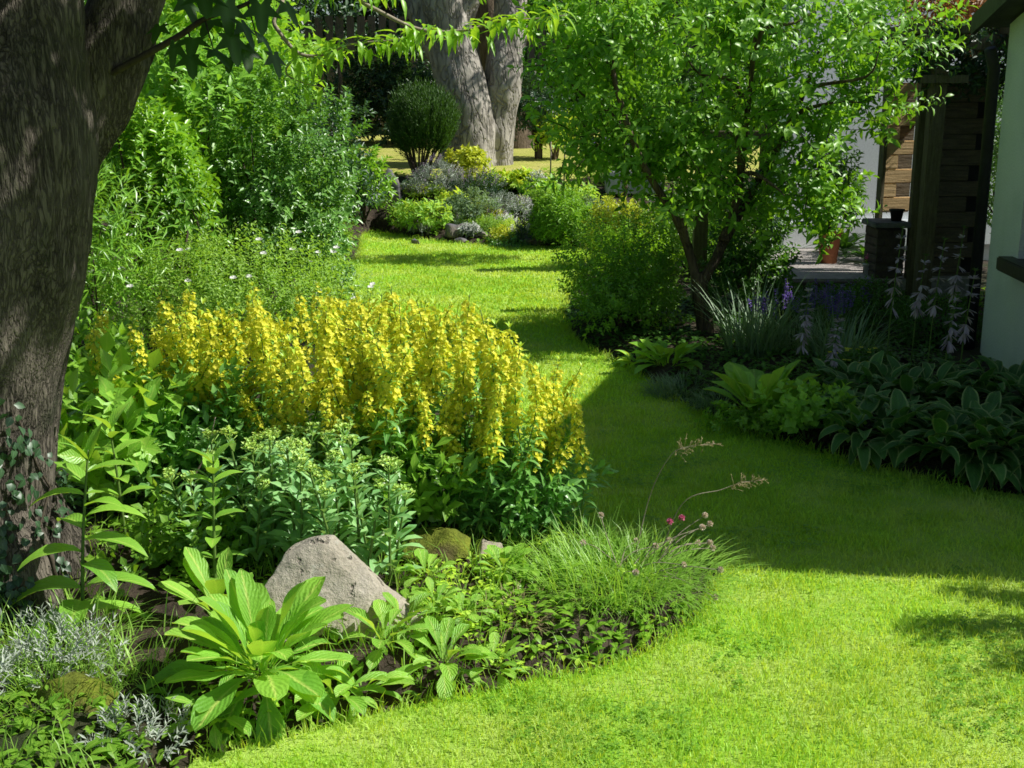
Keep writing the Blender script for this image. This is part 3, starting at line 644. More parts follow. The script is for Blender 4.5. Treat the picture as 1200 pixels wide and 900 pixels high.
protos = [make_loosestrife(.86, 101, .40, .05), make_loosestrife(.80, 102, .36, -.06), make_loosestrife(.90, 103, .46, .03), make_loosestrife(.76, 104, .34, .09), make_loosestrife(.84, 105, .32, -.04), make_loosestrife(.70, 106, .26, .07), make_loosestrife(.82, 107, .44, .11), make_loosestrife(.88, 108, .34, -.10), make_loosestrife(.78, 109, .24, .02), make_loosestrife(.74, 110, .38, -.08)]
PH = [.86, .80, .90, .76, .84, .70, .82, .88, .78, .74]
rng = np.random.default_rng(5)
def outline(px): return np.interp(px, [165, 185, 232, 255, 300, 345, 380, 430, 470, 520, 555, 590, 615, 640, 662, 682], [392, 357, 330, 354, 344, 332, 336, 337, 343, 341, 348, 385, 394, 424, 446, 476])
used = [False] * 10; spots = []
def plant(px, py, label, group, ip=None, tilt=.08):
    ip = int(rng.integers(0, 10)) if ip is None else ip
    h = PH[ip]; sc = .96 + .16 * rng.random(); z0 = .07; tip = atz(px, py, z0 + h * sc); ymin = 4.22 + .3 * rng.random() ** 2 + (.25 if px < 420 else 0) + (.25 if px < 300 else 0)
    if tip[1] < ymin: tip = at(px, py, ymin); sc = (tip[2] - z0) / h
    if sc < .42: return
    if spots and min((tip[0] - s[0]) ** 2 + (tip[1] - s[1]) ** 2 for s in spots) < .046 ** 2: return
    spots.append((tip[0], tip[1])); rot = (tilt * rng.standard_normal(), tilt * rng.standard_normal() + .03, rng.random() * 6.28)
    if not used[ip]:
        used[ip] = True; o = protos[ip]; o.location = (tip[0], tip[1], z0); o.rotation_euler = rot; o.scale = (sc,) * 3; o['label'] = label
        if group: o['group'] = group
    else:
        o = dup(protos[ip], (tip[0], tip[1], z0), rot, sc, label, group)
        if not group and 'group' in o: del o['group']
LG, LL = 'yellow loosestrife spikes in the dense stand', 'yellow loosestrife stem with a tall flower spike in the dense stand'
for px in np.linspace(180, 672, 36): plant(px + 5 * rng.standard_normal(), outline(px) + 6 * abs(rng.standard_normal()), LL, LG)
for _ in range(300):
    px = 178 + 480 * rng.random(); plant(px, outline(px) + 8 + (np.interp(px, [190, 380, 560, 675], [70, 115, 125, 70])) * rng.random() ** 1.15, LL, LG, tilt=.12)
for _ in range(60):
    px = 555 + 98 * rng.random(); plant(px, outline(px) + 60 + 110 * rng.random(), LL, LG, int(rng.choice([3, 4, 5])), tilt=.12)
plant(116, 358, 'lone yellow loosestrife spike standing apart beside the sycamore trunk', None, 2, 0.0)
plant(664, 520, 'lowest yellow loosestrife spike leaning out at the lawn end of the stand', None, 5, .1)
# leafy lower tier that hides the stand's feet
rng = np.random.default_rng(6)
plant(150, 392, 'short yellow loosestrife spike between the lone spike and the stand', None, 3, 0.0)
shrub('herbaceous_clump', 'dark leafy clump at the foot of the yellow stand beside the lawn', 'plant', (.02, 4.42), .24, (.28, .22, .26), 150, 9, .065, .026, 'loose_leaf', 21, L=.15, style='s', prof='lance', stem_mat='stem', stem_r=.005, stems=14)
shrub('herbaceous_clump', 'shaded leafy clump under the middle of the yellow stand', 'plant', (-.42, 4.35), .26, (.32, .25, .26), 170, 9, .075, .034, 'under', 22, L=.15, style='s', prof='ovate', stem_mat='stem', stem_r=.005, stems=14)
shrub('herbaceous_clump', 'tangled leafy clump under the left end of the yellow stand', 'plant', (-1.25, 4.75), .30, (.42, .3, .3), 260, 9, .07, .034, 'loose_leaf', 23, L=.15, style='s', prof='ovate', stem_mat='stem', stem_r=.005, stems=14)
shrub('broad_leaved_clump', 'clump of wide veined leaves close against the trunk', 'plant', (-1.62, 4.6), .38, (.26, .25, .32), 60, 8, .125, .075, 'broad', 24, L=.2, style='s', prof='ovate', stem_mat='stem', stem_r=.005, stems=9)
shrub('weedy_clump', 'low clump of small mixed leaves in the shade near the trunk foot', 'plant', (-1.22, 4.1), .13, (.3, .25, .17), 150, 8, .045, .03, 'under', 25, L=.1, style='s', prof='ovate', stem_mat='stem', stem_r=.003, stems=9)
o = thing('dead_twig', 'bare pale dead stem leaning among the left leaves', 'twig', (-1.33, 4.35, .05)); mb = MB(); tube(mb, curve([(0, 0, 0), (.07, .02, .18), (.16, .03, .34), (.2, .05, .48)], 4), np.linspace(.006, .002, 13), 5); mb.build('stem', M['palebark'], o)
# ================================================================== sedum with green bud heads
def make_sedum(h, seed):
    global rng
    rng = np.random.default_rng(seed); root = thing('sedum', '', 'plant'); mb = MB(); c = curve([(0, 0, -.02), (.015, 0, h * .5), (.03, .01, h)], 6)
    tube(mb, c, np.linspace(.006, .0035, len(c)), 6); z = .05; s = 0.
    while z < h - .02:
        az = s + np.array([0, pi]) + .2 * rng.standard_normal(2); T, N = frame(az, np.full(2, .65 + .3 * rng.standard_normal())); p = np.array([.03 * z / h, 0, z])
        L = .10 * (1.15 - .4 * z / h) * (.8 + .4 * rng.random(2)); strip(mb, np.repeat(p[None], 2, 0), T, N, L, L * .36, bend=.3 + .5 * rng.random(2), fold=.35, prof='obov', seg=4, mi=1); s += 1.57 + .3 * rng.standard_normal(); z += .033
    mb.build('leafy_stem', [M['stem'], M['sedum']], root)
    hb = MB(); k = 26; a = rng.random(k) * 6.28; rr = .030 * rng.random(k) ** .5; P = np.stack([.03 + rr * np.cos(a), .01 + rr * np.sin(a), h + .018 - 9 * rr ** 2 + .006 * rng.standard_normal(k)], -1)
    for q in range(3):
        T, N = frame(rng.random(k) * 6.28, .7 + .5 * rng.random(k)); leaf4(hb, P, T, N, .014, .009, wide=.5)
    for i in range(9): tube(hb, [(.03, .01, h - .02), P[i] - np.array([0, 0, .004])], [.002, .0012], 4)
    hb.build('bud_head', M['sedum_head'], root); return root
sdp = [make_sedum(.43, 201), make_sedum(.50, 202), make_sedum(.37, 203), make_sedum(.47, 204)]; SH = [.43, .50, .37, .47]
rng = np.random.default_rng(9); us = [False] * 4; pts = []
for _ in range(420):
    px = 225 + 245 * rng.random(); lo = np.interp(px, [225, 300, 360, 420, 470], [520, 500, 486, 492, 545]); py = lo + 130 * rng.random()
    ip = int(rng.integers(0, 4)); z0 = .07; t = atz(px, py, z0 + SH[ip] + .02)
    if t[1] < 3.80 + .15 * (px < 330) or (pts and min((t[0] - a) ** 2 + (t[1] - b) ** 2 for a, b in pts) < .046 ** 2): continue
    pts.append((t[0], t[1])); rot = (.09 * rng.standard_normal(), .09 * rng.standard_normal(), rng.random() * 6.28)
    lab = 'fleshy grey-green sedum stem with a flat green bud head behind the boulder'; g = 'sedum stems behind the boulder'
    if not us[ip]: us[ip] = True; o = sdp[ip]; o.location = (t[0], t[1], z0); o.rotation_euler = rot; o['label'] = lab; o['group'] = g
    else: dup(sdp[ip], (t[0], t[1], z0), rot, .9 + .2 * rng.random(), lab, g)
# ================================================================== boulder and stones by the near edge
def stone(name, label, cat, loc, pts, vox, disp, mat, sm=5, rz=0):
    me, co, no = fuse(hull(pts), vox, sm, disp); me.materials.append(M[mat]); o = link(name, me); o.location = loc; o.rotation_euler = (0, 0, rz); return tag(o, label, cat)
stone('boulder', 'large pale brown angular boulder leaning in the near flower bed', 'boulder', (-.54, 3.52, -.01),
      [(-.19, .03, .31), (-.165, .12, .325), (-.075, .06, .37), (-.03, .12, .36), (.0, .09, .345), (.31, -.04, .05), (.33, .05, .02), (.30, -.15, -.08), (.33, .1, -.08), (-.10, -.22, -.08), (-.27, -.04, .2), (-.29, .02, -.08), (.10, .24, .14), (-.16, .24, .2), (.15, .3, -.08), (-.22, .28, -.08), (-.16, -.16, .05)], .007, ((.012, 5, 1, 3), (.006, 13, 1, 4), (.003, 42, 1, 5)), 'boulder', 10)
def rnd_stone(n, sx, sy, sz, seed, up=True):
    r = np.random.default_rng(seed); p = unit(r.standard_normal((n, 3))) * np.array([sx, sy, sz]) * (.75 + .3 * r.random((n, 1))); p[:, 2] = np.maximum(p[:, 2], -.4 * sz); return [tuple(x) for x in p]
stone('mossy_stone', 'yellow-green moss covered stone under the loosestrife', 'stone', (-.27, 4.08, .12), rnd_stone(16, .16, .12, .10, 1), .009, ((.012, 9, 1, 1), (.004, 40, 1, 2)), 'moss', 4)
stone('mossy_stone', 'small brown stone just right of the moss covered one', 'stone', (-.09, 4.1, .05), rnd_stone(14, .09, .08, .11, 2), .008, ((.01, 12, 1, 3), (.003, 40, 1, 2)), 'rock', 4)
stone('mossy_stone', 'mossy stone at the bottom corner beneath silver foliage', 'stone', (-1.22, 3.05, .04), rnd_stone(16, .17, .13, .13, 3), .009, ((.012, 9, 1, 5), (.004, 40, 1, 6)), 'moss', 4)
# ================================================================== foreground foliage
def rosette(name, label, cat, base, n, L, W, mat, el=(0, 1.3), bend=(.5, 1.2), prof='spoon', seg=8, seed=0, group=None, wave=.03, fold=.3, z=None, petmat=None, r0=.02, vary=.35):
    global rng
    rng = np.random.default_rng(seed); z0 = hzf(*base) if z is None else z; root = thing(name, label, cat, (base[0], base[1], z0), group); mb = MB()
    az = np.arange(n) * 2.4 + .35 * rng.standard_normal(n); u = (np.arange(n) + .5) / n; e = el[0] + (el[1] - el[0]) * u + .12 * rng.standard_normal(n)
    T, N = frame(az, e); LL = L * (1.05 - .35 * np.abs(u - .45)) * (1.1 - vary + vary * rng.random(n)); rq = r0 * (1 if r0 < .1 else rng.random(n) ** .5 * 1.5); P = np.stack([np.cos(az + 1.3 * (r0 > .1) * rng.standard_normal(n)) * rq, np.sin(az) * rq, .02 + (.03 if r0 < .1 else .14) * u], -1)
    strip(mb, P, T, N, LL, W * LL / L * (.85 + .3 * rng.random(n)), bend=bend[0] + (bend[1] - bend[0]) * rng.random(n), fold=fold * (.4 + 1.3 * rng.random(n)), prof=prof, seg=seg, wave=wave)
    mb.build('foliage', M[mat], root); return root
rosette('foxglove_rosette', 'large bright green rosette of veined spoon shaped leaves in front of the boulder', 'plant', (-.72, 3.16), 58, .29, .086, 'foxglove', (-.25, 1.48), (.2, 1.2), seed=31, seg=14, wave=.06, vary=.4, r0=.03)
r2 = rosette('foxglove_rosette', 'smaller upright leaf rosette behind the big one on the trunk side', 'plant', (-.93, 3.52), 12, .24, .075, 'foxglove', (.5, 1.4), (.3, .8), seed=32)
for i, (px, py, n, L, W, lab) in enumerate([(452, 770, 15, .17, .055, 'primrose clump directly below the right end of the boulder'), (520, 792, 20, .15, .05, 'primrose clump in the middle of the near bed edge'), (578, 800, 14, .12, .042, 'primrose clump last along the near bed edge before the thrift'),
      (425, 822, 13, .15, .05, 'primrose clump half under the big rosette at the lawn edge'), (510, 722, 22, .09, .034, 'compact pale primrose clump right of the boulder'), (545, 735, 18, .085, .032, 'pale leafy clump beside the dry soil patch'), (475, 745, 18, .12, .045, 'primrose clump tucked against the low end of the boulder'), (395, 838, 16, .14, .05, 'primrose clump lying on the lawn edge under the big rosette'), (500, 690, 20, .10, .04, 'primrose clump in front of the moss covered stone'), (590, 680, 18, .11, .045, 'lone leafy primrose on the bare soil beside the thrift'), (250, 855, 16, .13, .045, 'dark leafy primrose left of the big rosette near the silver plant')]):
    p = hit(px, py); rosette('primrose', lab, 'plant', (p[0], p[1]), n, L, W, 'primrose', (.15, 1.2), (.5, 1.3), seed=40 + i)
# tall broad leaved stems by the trunk
def tall_stem(name, label, base, h, leaves, mat, seed, lean=(0, 0)):
    global rng
    rng = np.random.default_rng(seed); z0 = hzf(*base); root = thing(name, label, 'plant', (base[0], base[1], z0)); mb = MB(); c = curve([(0, 0, -.03), (lean[0] * .4, lean[1] * .4, h * .5), (lean[0], lean[1], h)], 8); tube(mb, c, np.linspace(.007, .003, len(c)), 6); mb.build('stem', M['stem'], root)
    lb = MB()
    for z, az, el, L, W, bd in leaves:
        i = min(len(c) - 1, int(z / h * (len(c) - 1))); T, N = frame(np.array([az]), np.array([el])); strip(lb, c[i][None], T, N, L * 1.08, W * 1.3, bend=bd, fold=.3, prof='ovate', seg=8, wave=.02)
    lb.build('foliage', M[mat], root); return root
tall_stem('broad_leaved_plant', 'tall stem with long arching pointed leaves against the trunk foot', (-1.36, 3.5), .58, [(.57, .9, 1.2, .12, .04, .3), (.57, -2.5, 1.1, .12, .04, .4), (.56, 3.4, .9, .10, .035, .4), (.52, .1, .45, .15, .045, .7), (.50, 2.7, .7, .13, .045, .6), (.45, 3.3, .35, .17, .05, 1.1), (.42, -.35, .55, .15, .045, 1.0), (.37, .05, .5, .19, .055, 1.1), (.33, 2.4, .4, .16, .055, 1.0),
          (.30, -.15, .3, .21, .06, 1.0), (.26, -2.7, .4, .19, .07, 1.1), (.22, -.6, .35, .17, .06, 1.4), (.18, .1, .5, .23, .065, 1.2), (.15, -2.9, .35, .24, .09, 1.2), (.12, -1.5, .4, .17, .075, 1.5), (.1, -2.1, .3, .2, .09, 1.2), (.08, .4, .25, .2, .06, 1.0)], 'broad', 51, (.06, .02))
tall_stem('broad_leaved_plant', 'leafy stem with paired bright leaves between sedum and trunk', (-.99, 3.72), .5, [(z, a, e, .10, .042, .7) for z, a, e in [(.49, .5, 1.1), (.49, 3.6, 1.0), (.46, 2.0, .8), (.46, 5.1, .8), (.41, .4, .6), (.41, 3.5, .6), (.36, 1.9, .5), (.36, 5.0, .5), (.3, .3, .5), (.3, 3.4, .5), (.24, 1.8, .4), (.24, 4.9, .4), (.18, .3, .3), (.18, 3.4, .4), (.12, 5., .3)]], 'broad', 52, (.02, 0))
tall_stem('broad_leaved_plant', 'young leafy stem at the back between trunk and flowers', (-1.42, 4.15), .5, [(z, a, e, .12, .045, .7) for z, a, e in [(.49, .9, 1.1), (.49, 4.0, 1.0), (.45, 2.4, .8), (.45, 5.5, .7), (.38, .7, .6), (.38, 3.8, .6), (.3, 2.2, .5), (.3, 5.3, .5), (.22, .3, .5), (.22, 3.4, .5)]], 'broad', 53, (-.03, 0))
rng = np.random.default_rng(60)
def silver(label, base, R, H, n, seed, z=None):
    global rng
    rng = np.random.default_rng(seed); z0 = hzf(*base) if z is None else z; root = thing('silver_leaf_plant', label, 'plant', (base[0], base[1], z0)); mb = MB()
    P, D = crown_pts(n, (R, R * .8, H), 14, .35, seed, .3, -.1); sprigs(mb, P, unit(D + np.array([0, 0, .8])), .05, 11, .026, .006, .75, '4', .2); mb.build('foliage', M['silver'], root); return root
silver('silvery felted plant spreading over the mossy stone at the bottom corner', (-1.3, 3.2), .17, .15, 110, 61)
silver('small silvery plant on the lawn edge below the big rosette', (-1.0, 2.86), .13, .06, 55, 62)
silver('silvery plant half cut off by the edge below the trunk', (-1.55, 3.02), .15, .16, 80, 63)
def tuft(name, label, base, n, L, W, mat, R, lean=(.1, .9), seed=0, cat='grass', group=None):
    global rng
    rng = np.random.default_rng(seed); z0 = hzf(*base); root = thing(name, label, cat, (base[0], base[1], z0), group); mb = MB(); a = rng.random(n) * 6.28; rr = R * rng.random(n) ** .6
    P = np.stack([rr * np.cos(a), rr * np.sin(a), np.zeros(n) - .01], -1); az = a + .8 * rng.standard_normal(n); e = pi / 2 - (lean[0] + (lean[1] - lean[0]) * rng.random(n)); T, N = frame(az, e)
    strip(mb, P, T, N, L * (.5 + .6 * rng.random(n)), W, bend=.3 + 1.2 * rng.random(n), fold=.3, prof='blade', seg=5); mb.build('foliage', M[mat], root); return root
tuft('grass_tuft', 'loose tuft of long green grass at the foot of the sycamore', (-1.42, 3.42), 130, .24, .006, 'grass_tuft', .25, seed=71)
tuft('grass_tuft', 'sparse grass blades beside the big rosette on the trunk side', (-1.12, 3.3), 90, .2, .005, 'grass_tuft', .22, seed=72)
tuft('grass_tuft', 'grass growing among the silver foliage in the corner', (-1.32, 3.12), 420, .17, .005, 'grass_tuft', .25, seed=73)
# thrift with dry seed heads and two pink flowers
rng = np.random.default_rng(80); z = hit(715, 745); TH = np.array([.33, 3.88, .0]); root = tuft('sea_thrift', 'arching grassy tussock of sea thrift with dry seed heads on the lawn edge', (TH[0], TH[1]), 900, .22, .0042, 'grass_tuft', .25, (.1, 1.2), 81, 'plant')
c0 = np.array(root.location); mb = MB(); n = 420; a = rng.random(n) * 6.28; rr = .33 * rng.random(n) ** .5; T, N = frame(a, .9 - .5 * rng.random(n)); strip(mb, np.stack([rr * np.cos(a) + .12, rr * .8 * np.sin(a) + .02, 0 * a], -1), T, N, .17, .004, bend=.9, prof='blade', seg=4); mb.build('outer_leaves', M['grass_tuft'], root)
def head(px, py, Yd, name, mat, s, cl):
    p = at(px, py, Yd) - c0; b = np.array([.4 * p[0] + .03 * rng.standard_normal() + .02, .4 * p[1] + .03 * rng.standard_normal(), .03]); mb = MB(); tube(mb, curve([b, b + (p - b) * .5 + np.array([-.01, 0, .02]), p], 5), np.linspace(.0019, .0014, 11), 4)
    k = 60; D = unit(rng.standard_normal((k, 3)) + np.array([0, 0, .5])); leaf4(mb, p + D * s * .2, D + .3 * rng.standard_normal((k, 3)), rng.standard_normal((k, 3)), s * .75, s * .5, mi=1, wide=.6); o = mb.build(name, [M['stem'] if cl else M['palebark'], M[mat]], root)
    return o
for px, py in ((704, 604), (683, 636), (746, 634), (768, 640), (784, 633), (778, 643), (826, 604), (832, 614), (823, 618), (818, 636), (832, 636), (835, 642), (755, 648), (745, 671), (801, 662), (844, 668), (838, 700), (789, 722), (843, 712)): head(px, py, 3.95 + .2 * rng.random() - .25 * (py > 660), 'seed_head', 'seed', .0145, False)
head(785, 611, 4.0, 'flower', 'pink', .0145, True); head(799, 607, 4.05, 'flower', 'pink', .0145, True)
# wild grass stalks with open panicles
def panicle(label, pts, Yd, seed):
    global rng
    rng = np.random.default_rng(seed); q = [at(px, py, Yd) for px, py in pts]; b = q[0]; root = thing('flowering_grass', label, 'grass', b); c = curve([p - b for p in q], 8); mb = MB(); tube(mb, c, np.linspace(.0024, .0011, len(c)), 4); mb.build('stalk', M['palebark'], root)
    mb = MB(); n = len(c); st = int(n * .58)
    for i in range(st, n):
        for _ in range(3):
            d = unit(c[min(i + 1, n - 1)] - c[i - 1]) * .5 + rng.standard_normal(3) * np.array([.6, .6, .6]); e = c[i] + unit(d) * (.018 + .035 * rng.random()) * (1.15 - (i - st) / (n - st) * .7); tube(mb, [c[i], e], [.0008, .0006], 3); k = 5
            P = c[i] + (e - c[i]) * (.5 + .5 * rng.random((k, 1))); leaf4(mb, P, unit(d) + .5 * rng.standard_normal((k, 3)), rng.standard_normal((k, 3)), .007, .0035)
    mb.build('panicle', M['dry_blade'], root)
panicle('thin flowering grass stalk arching right over the lawn, longer and lower of two', [(770, 660), (800, 590), (845, 574), (868, 566), (895, 562)], 4.0, 91)
panicle('thin flowering grass stalk with an open head, upper of the two', [(742, 660), (762, 580), (785, 535), (805, 524), (838, 520)], 4.05, 92)
tuft('dry_thrift', 'dying brown grassy patch between primroses and thrift', (.03, 3.62), 260, .10, .004, 'dry_blade', .13, (.3, 1.3), 93, 'plant')
tuft('grass_tuft', 'small grass tuft growing under the end of the yellow stand', (.27, 4.25), 90, .2, .004, 'grass_tuft', .12, (.05, .7), 94)
# ================================================================== right bed
TB = np.array([1.44, 8.5, 0.]); TB[2] = hzf(1.44, 8.5); root = thing('plum_tree', 'small forked fruit tree with a dense leafy crown above the right bed', 'tree', TB)
rng = np.random.default_rng(300); mb = MB(); L_ = lambda *p: [np.asarray(q, float) - TB for q in p]
Yt = 8.5
tube(mb, curve(L_((1.44, 8.5, -.1), at(826, 380, Yt), at(822, 345, Yt), at(818, 320, Yt)), 6), np.linspace(.07, .05, 19), 9, rough=.05)
tube(mb, curve(L_(at(818, 335, Yt), at(806, 290, Yt), at(790, 252, Yt - .1), at(762, 208, Yt - .2), at(742, 165, Yt - .3), at(722, 100, Yt - .35), at(712, 30, Yt - .3)), 6), np.linspace(.036, .013, 37), 8, rough=.05)
tube(mb, curve(L_(at(820, 335, Yt), at(838, 305, Yt), at(856, 262, Yt + .1), at(868, 205, Yt + .1), at(876, 130, Yt), at(885, 40, Yt)), 6), np.linspace(.042, .016, 31), 8, rough=.05)
tube(mb, curve(L_(at(848, 282, Yt), at(880, 225, Yt + .3), at(925, 150, Yt + .4), at(960, 60, Yt + .4)), 6), np.linspace(.045, .012, 19), 7)
tube(mb, curve(L_(at(806, 290, Yt), at(801, 262, Yt - .1), at(806, 246, Yt - .15)), 5), np.linspace(.028, .018, 11), 7)
for a, b in (((868, 205), (920, 230)), ((920, 150), (1010, 120)), ((762, 208), (690, 150)), ((742, 165), (660, 90)), ((876, 130), (800, 60)), ((885, 60), (960, 10)), ((868, 205), (840, 120)), ((925, 150), (1030, 60)), ((722, 100), (650, 20))):
    limbs(mb, at(*a, Yt) - TB, [at(*b, Yt + .4 * rng.standard_normal()) - TB], .022)
mb.build('trunk', M['brownbark'], root)
mb = MB(); tw = MB()
for (px, py, Yc, rx, ry, rz, n, sd) in ((850, 20, 8.6, .95, 1.0, .75, 330, 1), (725, 40, 8.3, .62, .7, .62, 150, 2), (980, 40, 8.8, .62, .7, .62, 170, 3), (790, 160, 8.6, .72, .8, .45, 250, 4), (930, 130, 8.5, .6, .7, .4, 120, 5), (715, 175, 8.5, .42, .5, .32, 90, 13), (840, 225, 8.8, .4, .5, .3, 70, 14), (690, 75, 8.4, .42, .4, .3, 60, 6), (1020, 110, 8.7, .38, .4, .35, 60, 7), (950, 215, 8.4, .28, .3, .36, 60, 8), (890, 225, 8.8, .35, .4, .3, 50, 9), (965, 255, 8.3, .22, .25, .25, 34, 15), (660, 10, 8.5, .4, .4, .5, 60, 10), (1040, 25, 8.9, .35, .4, .5, 55, 11), (765, 185, 8.7, .33, .4, .22, 35, 12)):
    P, D = crown_pts(n, (rx * 1.08, ry, rz * 1.08), 14, .72, 300 + sd, .35, -.9); P = P + at(px, py, Yc) - TB; dd = unit(D + np.array([0, 0, .35]) + .6 * rng.standard_normal(P.shape)); sprigs(mb, P - dd * .1, dd, .26, 11, .084, .034, .95, 's', .8, fold=.3, up=.45, prof='ovate', seg=3, twig=None)
    for i in range(0, len(P), 3): tube(mb, [P[i] - dd[i] * .1, P[i] + dd[i] * .14], [.004, .002], 3, 1, cap=False)
mb.build('crown', [M['plum'], M['twig']], root)
shrub('leafy_shrub', 'spreading small-leaved shrub beneath the forked fruit tree', 'shrub', (.90, 9.2), .40, (.5, .5, .42), 950, 11, .034, .02, 'under', 310, L=.15, amt=.42, inner=.3)
shrub('leafy_shrub', 'low arching front of shrub overhanging the lawn under the fruit tree', 'shrub', (.78, 8.55), .28, (.36, .4, .27), 420, 10, .036, .022, 'under', 311, L=.15, amt=.45)
shrub('golden_shrub', 'golden yellow leaved shrub behind the small-leaved shrub', 'shrub', (1.2, 12.6), .34, (.38, .4, .36), 420, 11, .05, .026, 'golden', 312, L=.16, amt=.4)
shrub('leafy_shrub', 'layered yellow-green shrub beyond the fork of the fruit tree', 'shrub', (1.75, 11.4), .42, (.5, .5, .42), 420, 11, .05, .026, 'under', 313, L=.16, amt=.4)
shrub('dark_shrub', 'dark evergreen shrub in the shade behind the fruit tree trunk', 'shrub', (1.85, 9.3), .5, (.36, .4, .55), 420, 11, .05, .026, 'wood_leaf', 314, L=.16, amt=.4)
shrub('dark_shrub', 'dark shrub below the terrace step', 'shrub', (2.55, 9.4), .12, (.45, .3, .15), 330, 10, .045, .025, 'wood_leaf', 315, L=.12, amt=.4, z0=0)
# herbaceous plants along the shaded edge, from far to near
def bed(name, label, px, py, n, L, W, mat, el, bend, seed, prof='ovate', R=.02, seg=6, cat='plant', fold=.3, wave=.03):
    p = hit(px, py); return rosette(name, label, cat, (p[0], p[1]), n, L, W, mat, el, bend, prof, seed=seed, r0=R, seg=seg, fold=fold, wave=wave)
bed('leafy_perennial', 'rounded bright green perennial at the tip of the right bed', 782, 432, 30, .22, .10, 'broad', (.3, 1.3), (.6, 1.2), 320, 'spoon', .06)
bed('leafy_perennial', 'small pale leafed plant on the lawn side of the rounded perennial', 748, 430, 26, .13, .06, 'primrose', (.2, 1.2), (.6, 1.2), 321, 'ovate', .06)
tuft('grey_pink_cushion', 'blue-grey cushion of fine leaves on the lawn edge', tuple(hit(800, 462)[:2]), 700, .15, .006, 'nepeta', .2, (.1, 1.2), 322, 'plant')
tuft('grey_pink_cushion', 'second blue-grey cushion nearer the big upright leaves', tuple(hit(845, 478)[:2]), 420, .13, .006, 'nepeta', .15, (.1, 1.2), 323, 'plant')
bed('candelabra_primula', 'upright cabbage-like clump of big light green leaves in the shade', 888, 492, 30, .33, .12, 'primrose', (.45, 1.45), (.3, .9), 324, 'spoon', .05)
shrub('hardy_geranium', 'low mound of lobed fresh green leaves before the hostas', 'plant', tuple(hit(945, 512)[:2]), .16, (.24, .22, .15), 130, 8, .05, .045, 'broad', 325, L=.1, style='s', prof='hosta', stems=8, stem_mat='stem', stem_r=.003)
shrub('ground_cover', 'small-leaved creeping plant at the lawn edge under the big leaves', 'plant', tuple(hit(880, 515)[:2]), .08, (.26, .14, .08), 120, 8, .03, .022, 'under', 326, L=.07, stems=5, stem_mat='stem', stem_r=.002)
H = []
for i, (px, py, n, L, lab) in enumerate([(1030, 545, 34, .23, 'white edged hosta clump first beside the hardy geranium'), (1120, 560, 36, .26, 'white edged hosta clump biggest of all in the middle of the shade bed'), (1195, 568, 32, .25, 'white edged hosta clump at the right margin by the house'), (1080, 505, 32, .24, 'white edged hosta clump at the back below the lilac flower stalks'), (1165, 500, 30, .24, 'white edged hosta clump at the back against the painted wall'), (1010, 500, 26, .2, 'white edged hosta clump at the back behind the hardy geranium'), (1230, 520, 26, .25, 'white edged hosta clump close to the house corner')]):
    p = hit(px, py - 22)
    rosette('hosta', lab, 'hosta', (p[0], p[1]), int(n * 2.8), L * .80, .085, 'hosta', (-.1, 1.2), (.6, 1.9), 'hosta', 9, 330 + i, wave=.03, fold=.3, r0=.16)
rng = np.random.default_rng(340)
def spikes(name, label, base, n, h, R, leafmat_, petal, seed, cat='plant', ln=.10, lw=.008):
    root = tuft(name, label, base, n * 7, h * .75, lw, leafmat_, R, (.02, .5), seed, cat); mb = MB(); sm = MB()
    for i in range(n):
        a = rng.random() * 6.28; rr = R * rng.random() ** .5; b = np.array([rr * math.cos(a), rr * math.sin(a), 0]); t = b * 1.35 + np.array([.04 * rng.standard_normal(), .04 * rng.standard_normal(), h * (.8 + .3 * rng.random())]); tube(sm, [b, (b + t) / 2 + .01 * rng.standard_normal(3), t], [.003, .0025, .0015], 4); k = 34; u = rng.random(k); P = t + (b - t) * (u * .3)[:, None]
        T, N = frame(rng.random(k) * 6.28, .3 * rng.standard_normal(k) + .3); leaf4(mb, P, T, N, .02, .011)
    mb.build('blossom', M[petal], root); sm.build('stems', M['stem'], root); return root
spikes('catmint', 'hazy clump of purple flower spikes in the shade behind the big leaves', (1.95, 7.9), 40, .40, .3, 'nepeta', 'purple', 341)
spikes('catmint', 'smaller purple spiked clump further along towards the terrace', (2.35, 8.5), 22, .33, .22, 'nepeta', 'purple', 342)
tuft('tall_grass', 'clump of tall grey-green grassy stems right of the tree trunk', (1.6, 7.75), 160, .6, .012, 'nepeta', .2, (.0, .45), 343)
tuft('tall_grass', 'clump of tall narrow leaves below the terrace step', (2.1, 7.4), 120, .45, .012, 'nepeta', .18, (.0, .5), 344)
shrub('clipped_box', 'low dark rounded box bush in front of the terrace', 'shrub', (2.55, 8.5), .2, (.36, .3, .25), 420, 9, .03, .015, 'wood_leaf', 345, L=.08, amt=.1)
shrub('clipped_box', 'low dark rounded box bush nearer the house corner', 'shrub', (2.95, 8.1), .18, (.3, .26, .22), 330, 9, .03, .015, 'wood_leaf', 346, L=.08, amt=.1)
r = shrub('yellow_flowered_plant', 'low plant dotted with small yellow flowers behind the hostas', 'plant', (2.05, 6.95), .13, (.28, .2, .13), 120, 8, .04, .02, 'wood_leaf', 347, L=.1, stems=6, stem_mat='stem', stem_r=.003)
mb = MB(); P, D = crown_pts(40, (.28, .2, .13), 12, .3, 347, 0, .1); P = P[:26] + np.array([0, 0, .11])
for p in P:
    a = np.arange(5) * 1.2566; leaf4(mb, np.repeat(p[None], 5, 0), np.stack([np.cos(a), np.sin(a) - .3, .4 + 0 * a], -1), np.array([0, -.4, 1]), .014, .013, wide=.6)
mb.build('blossom', M['petal'], r)
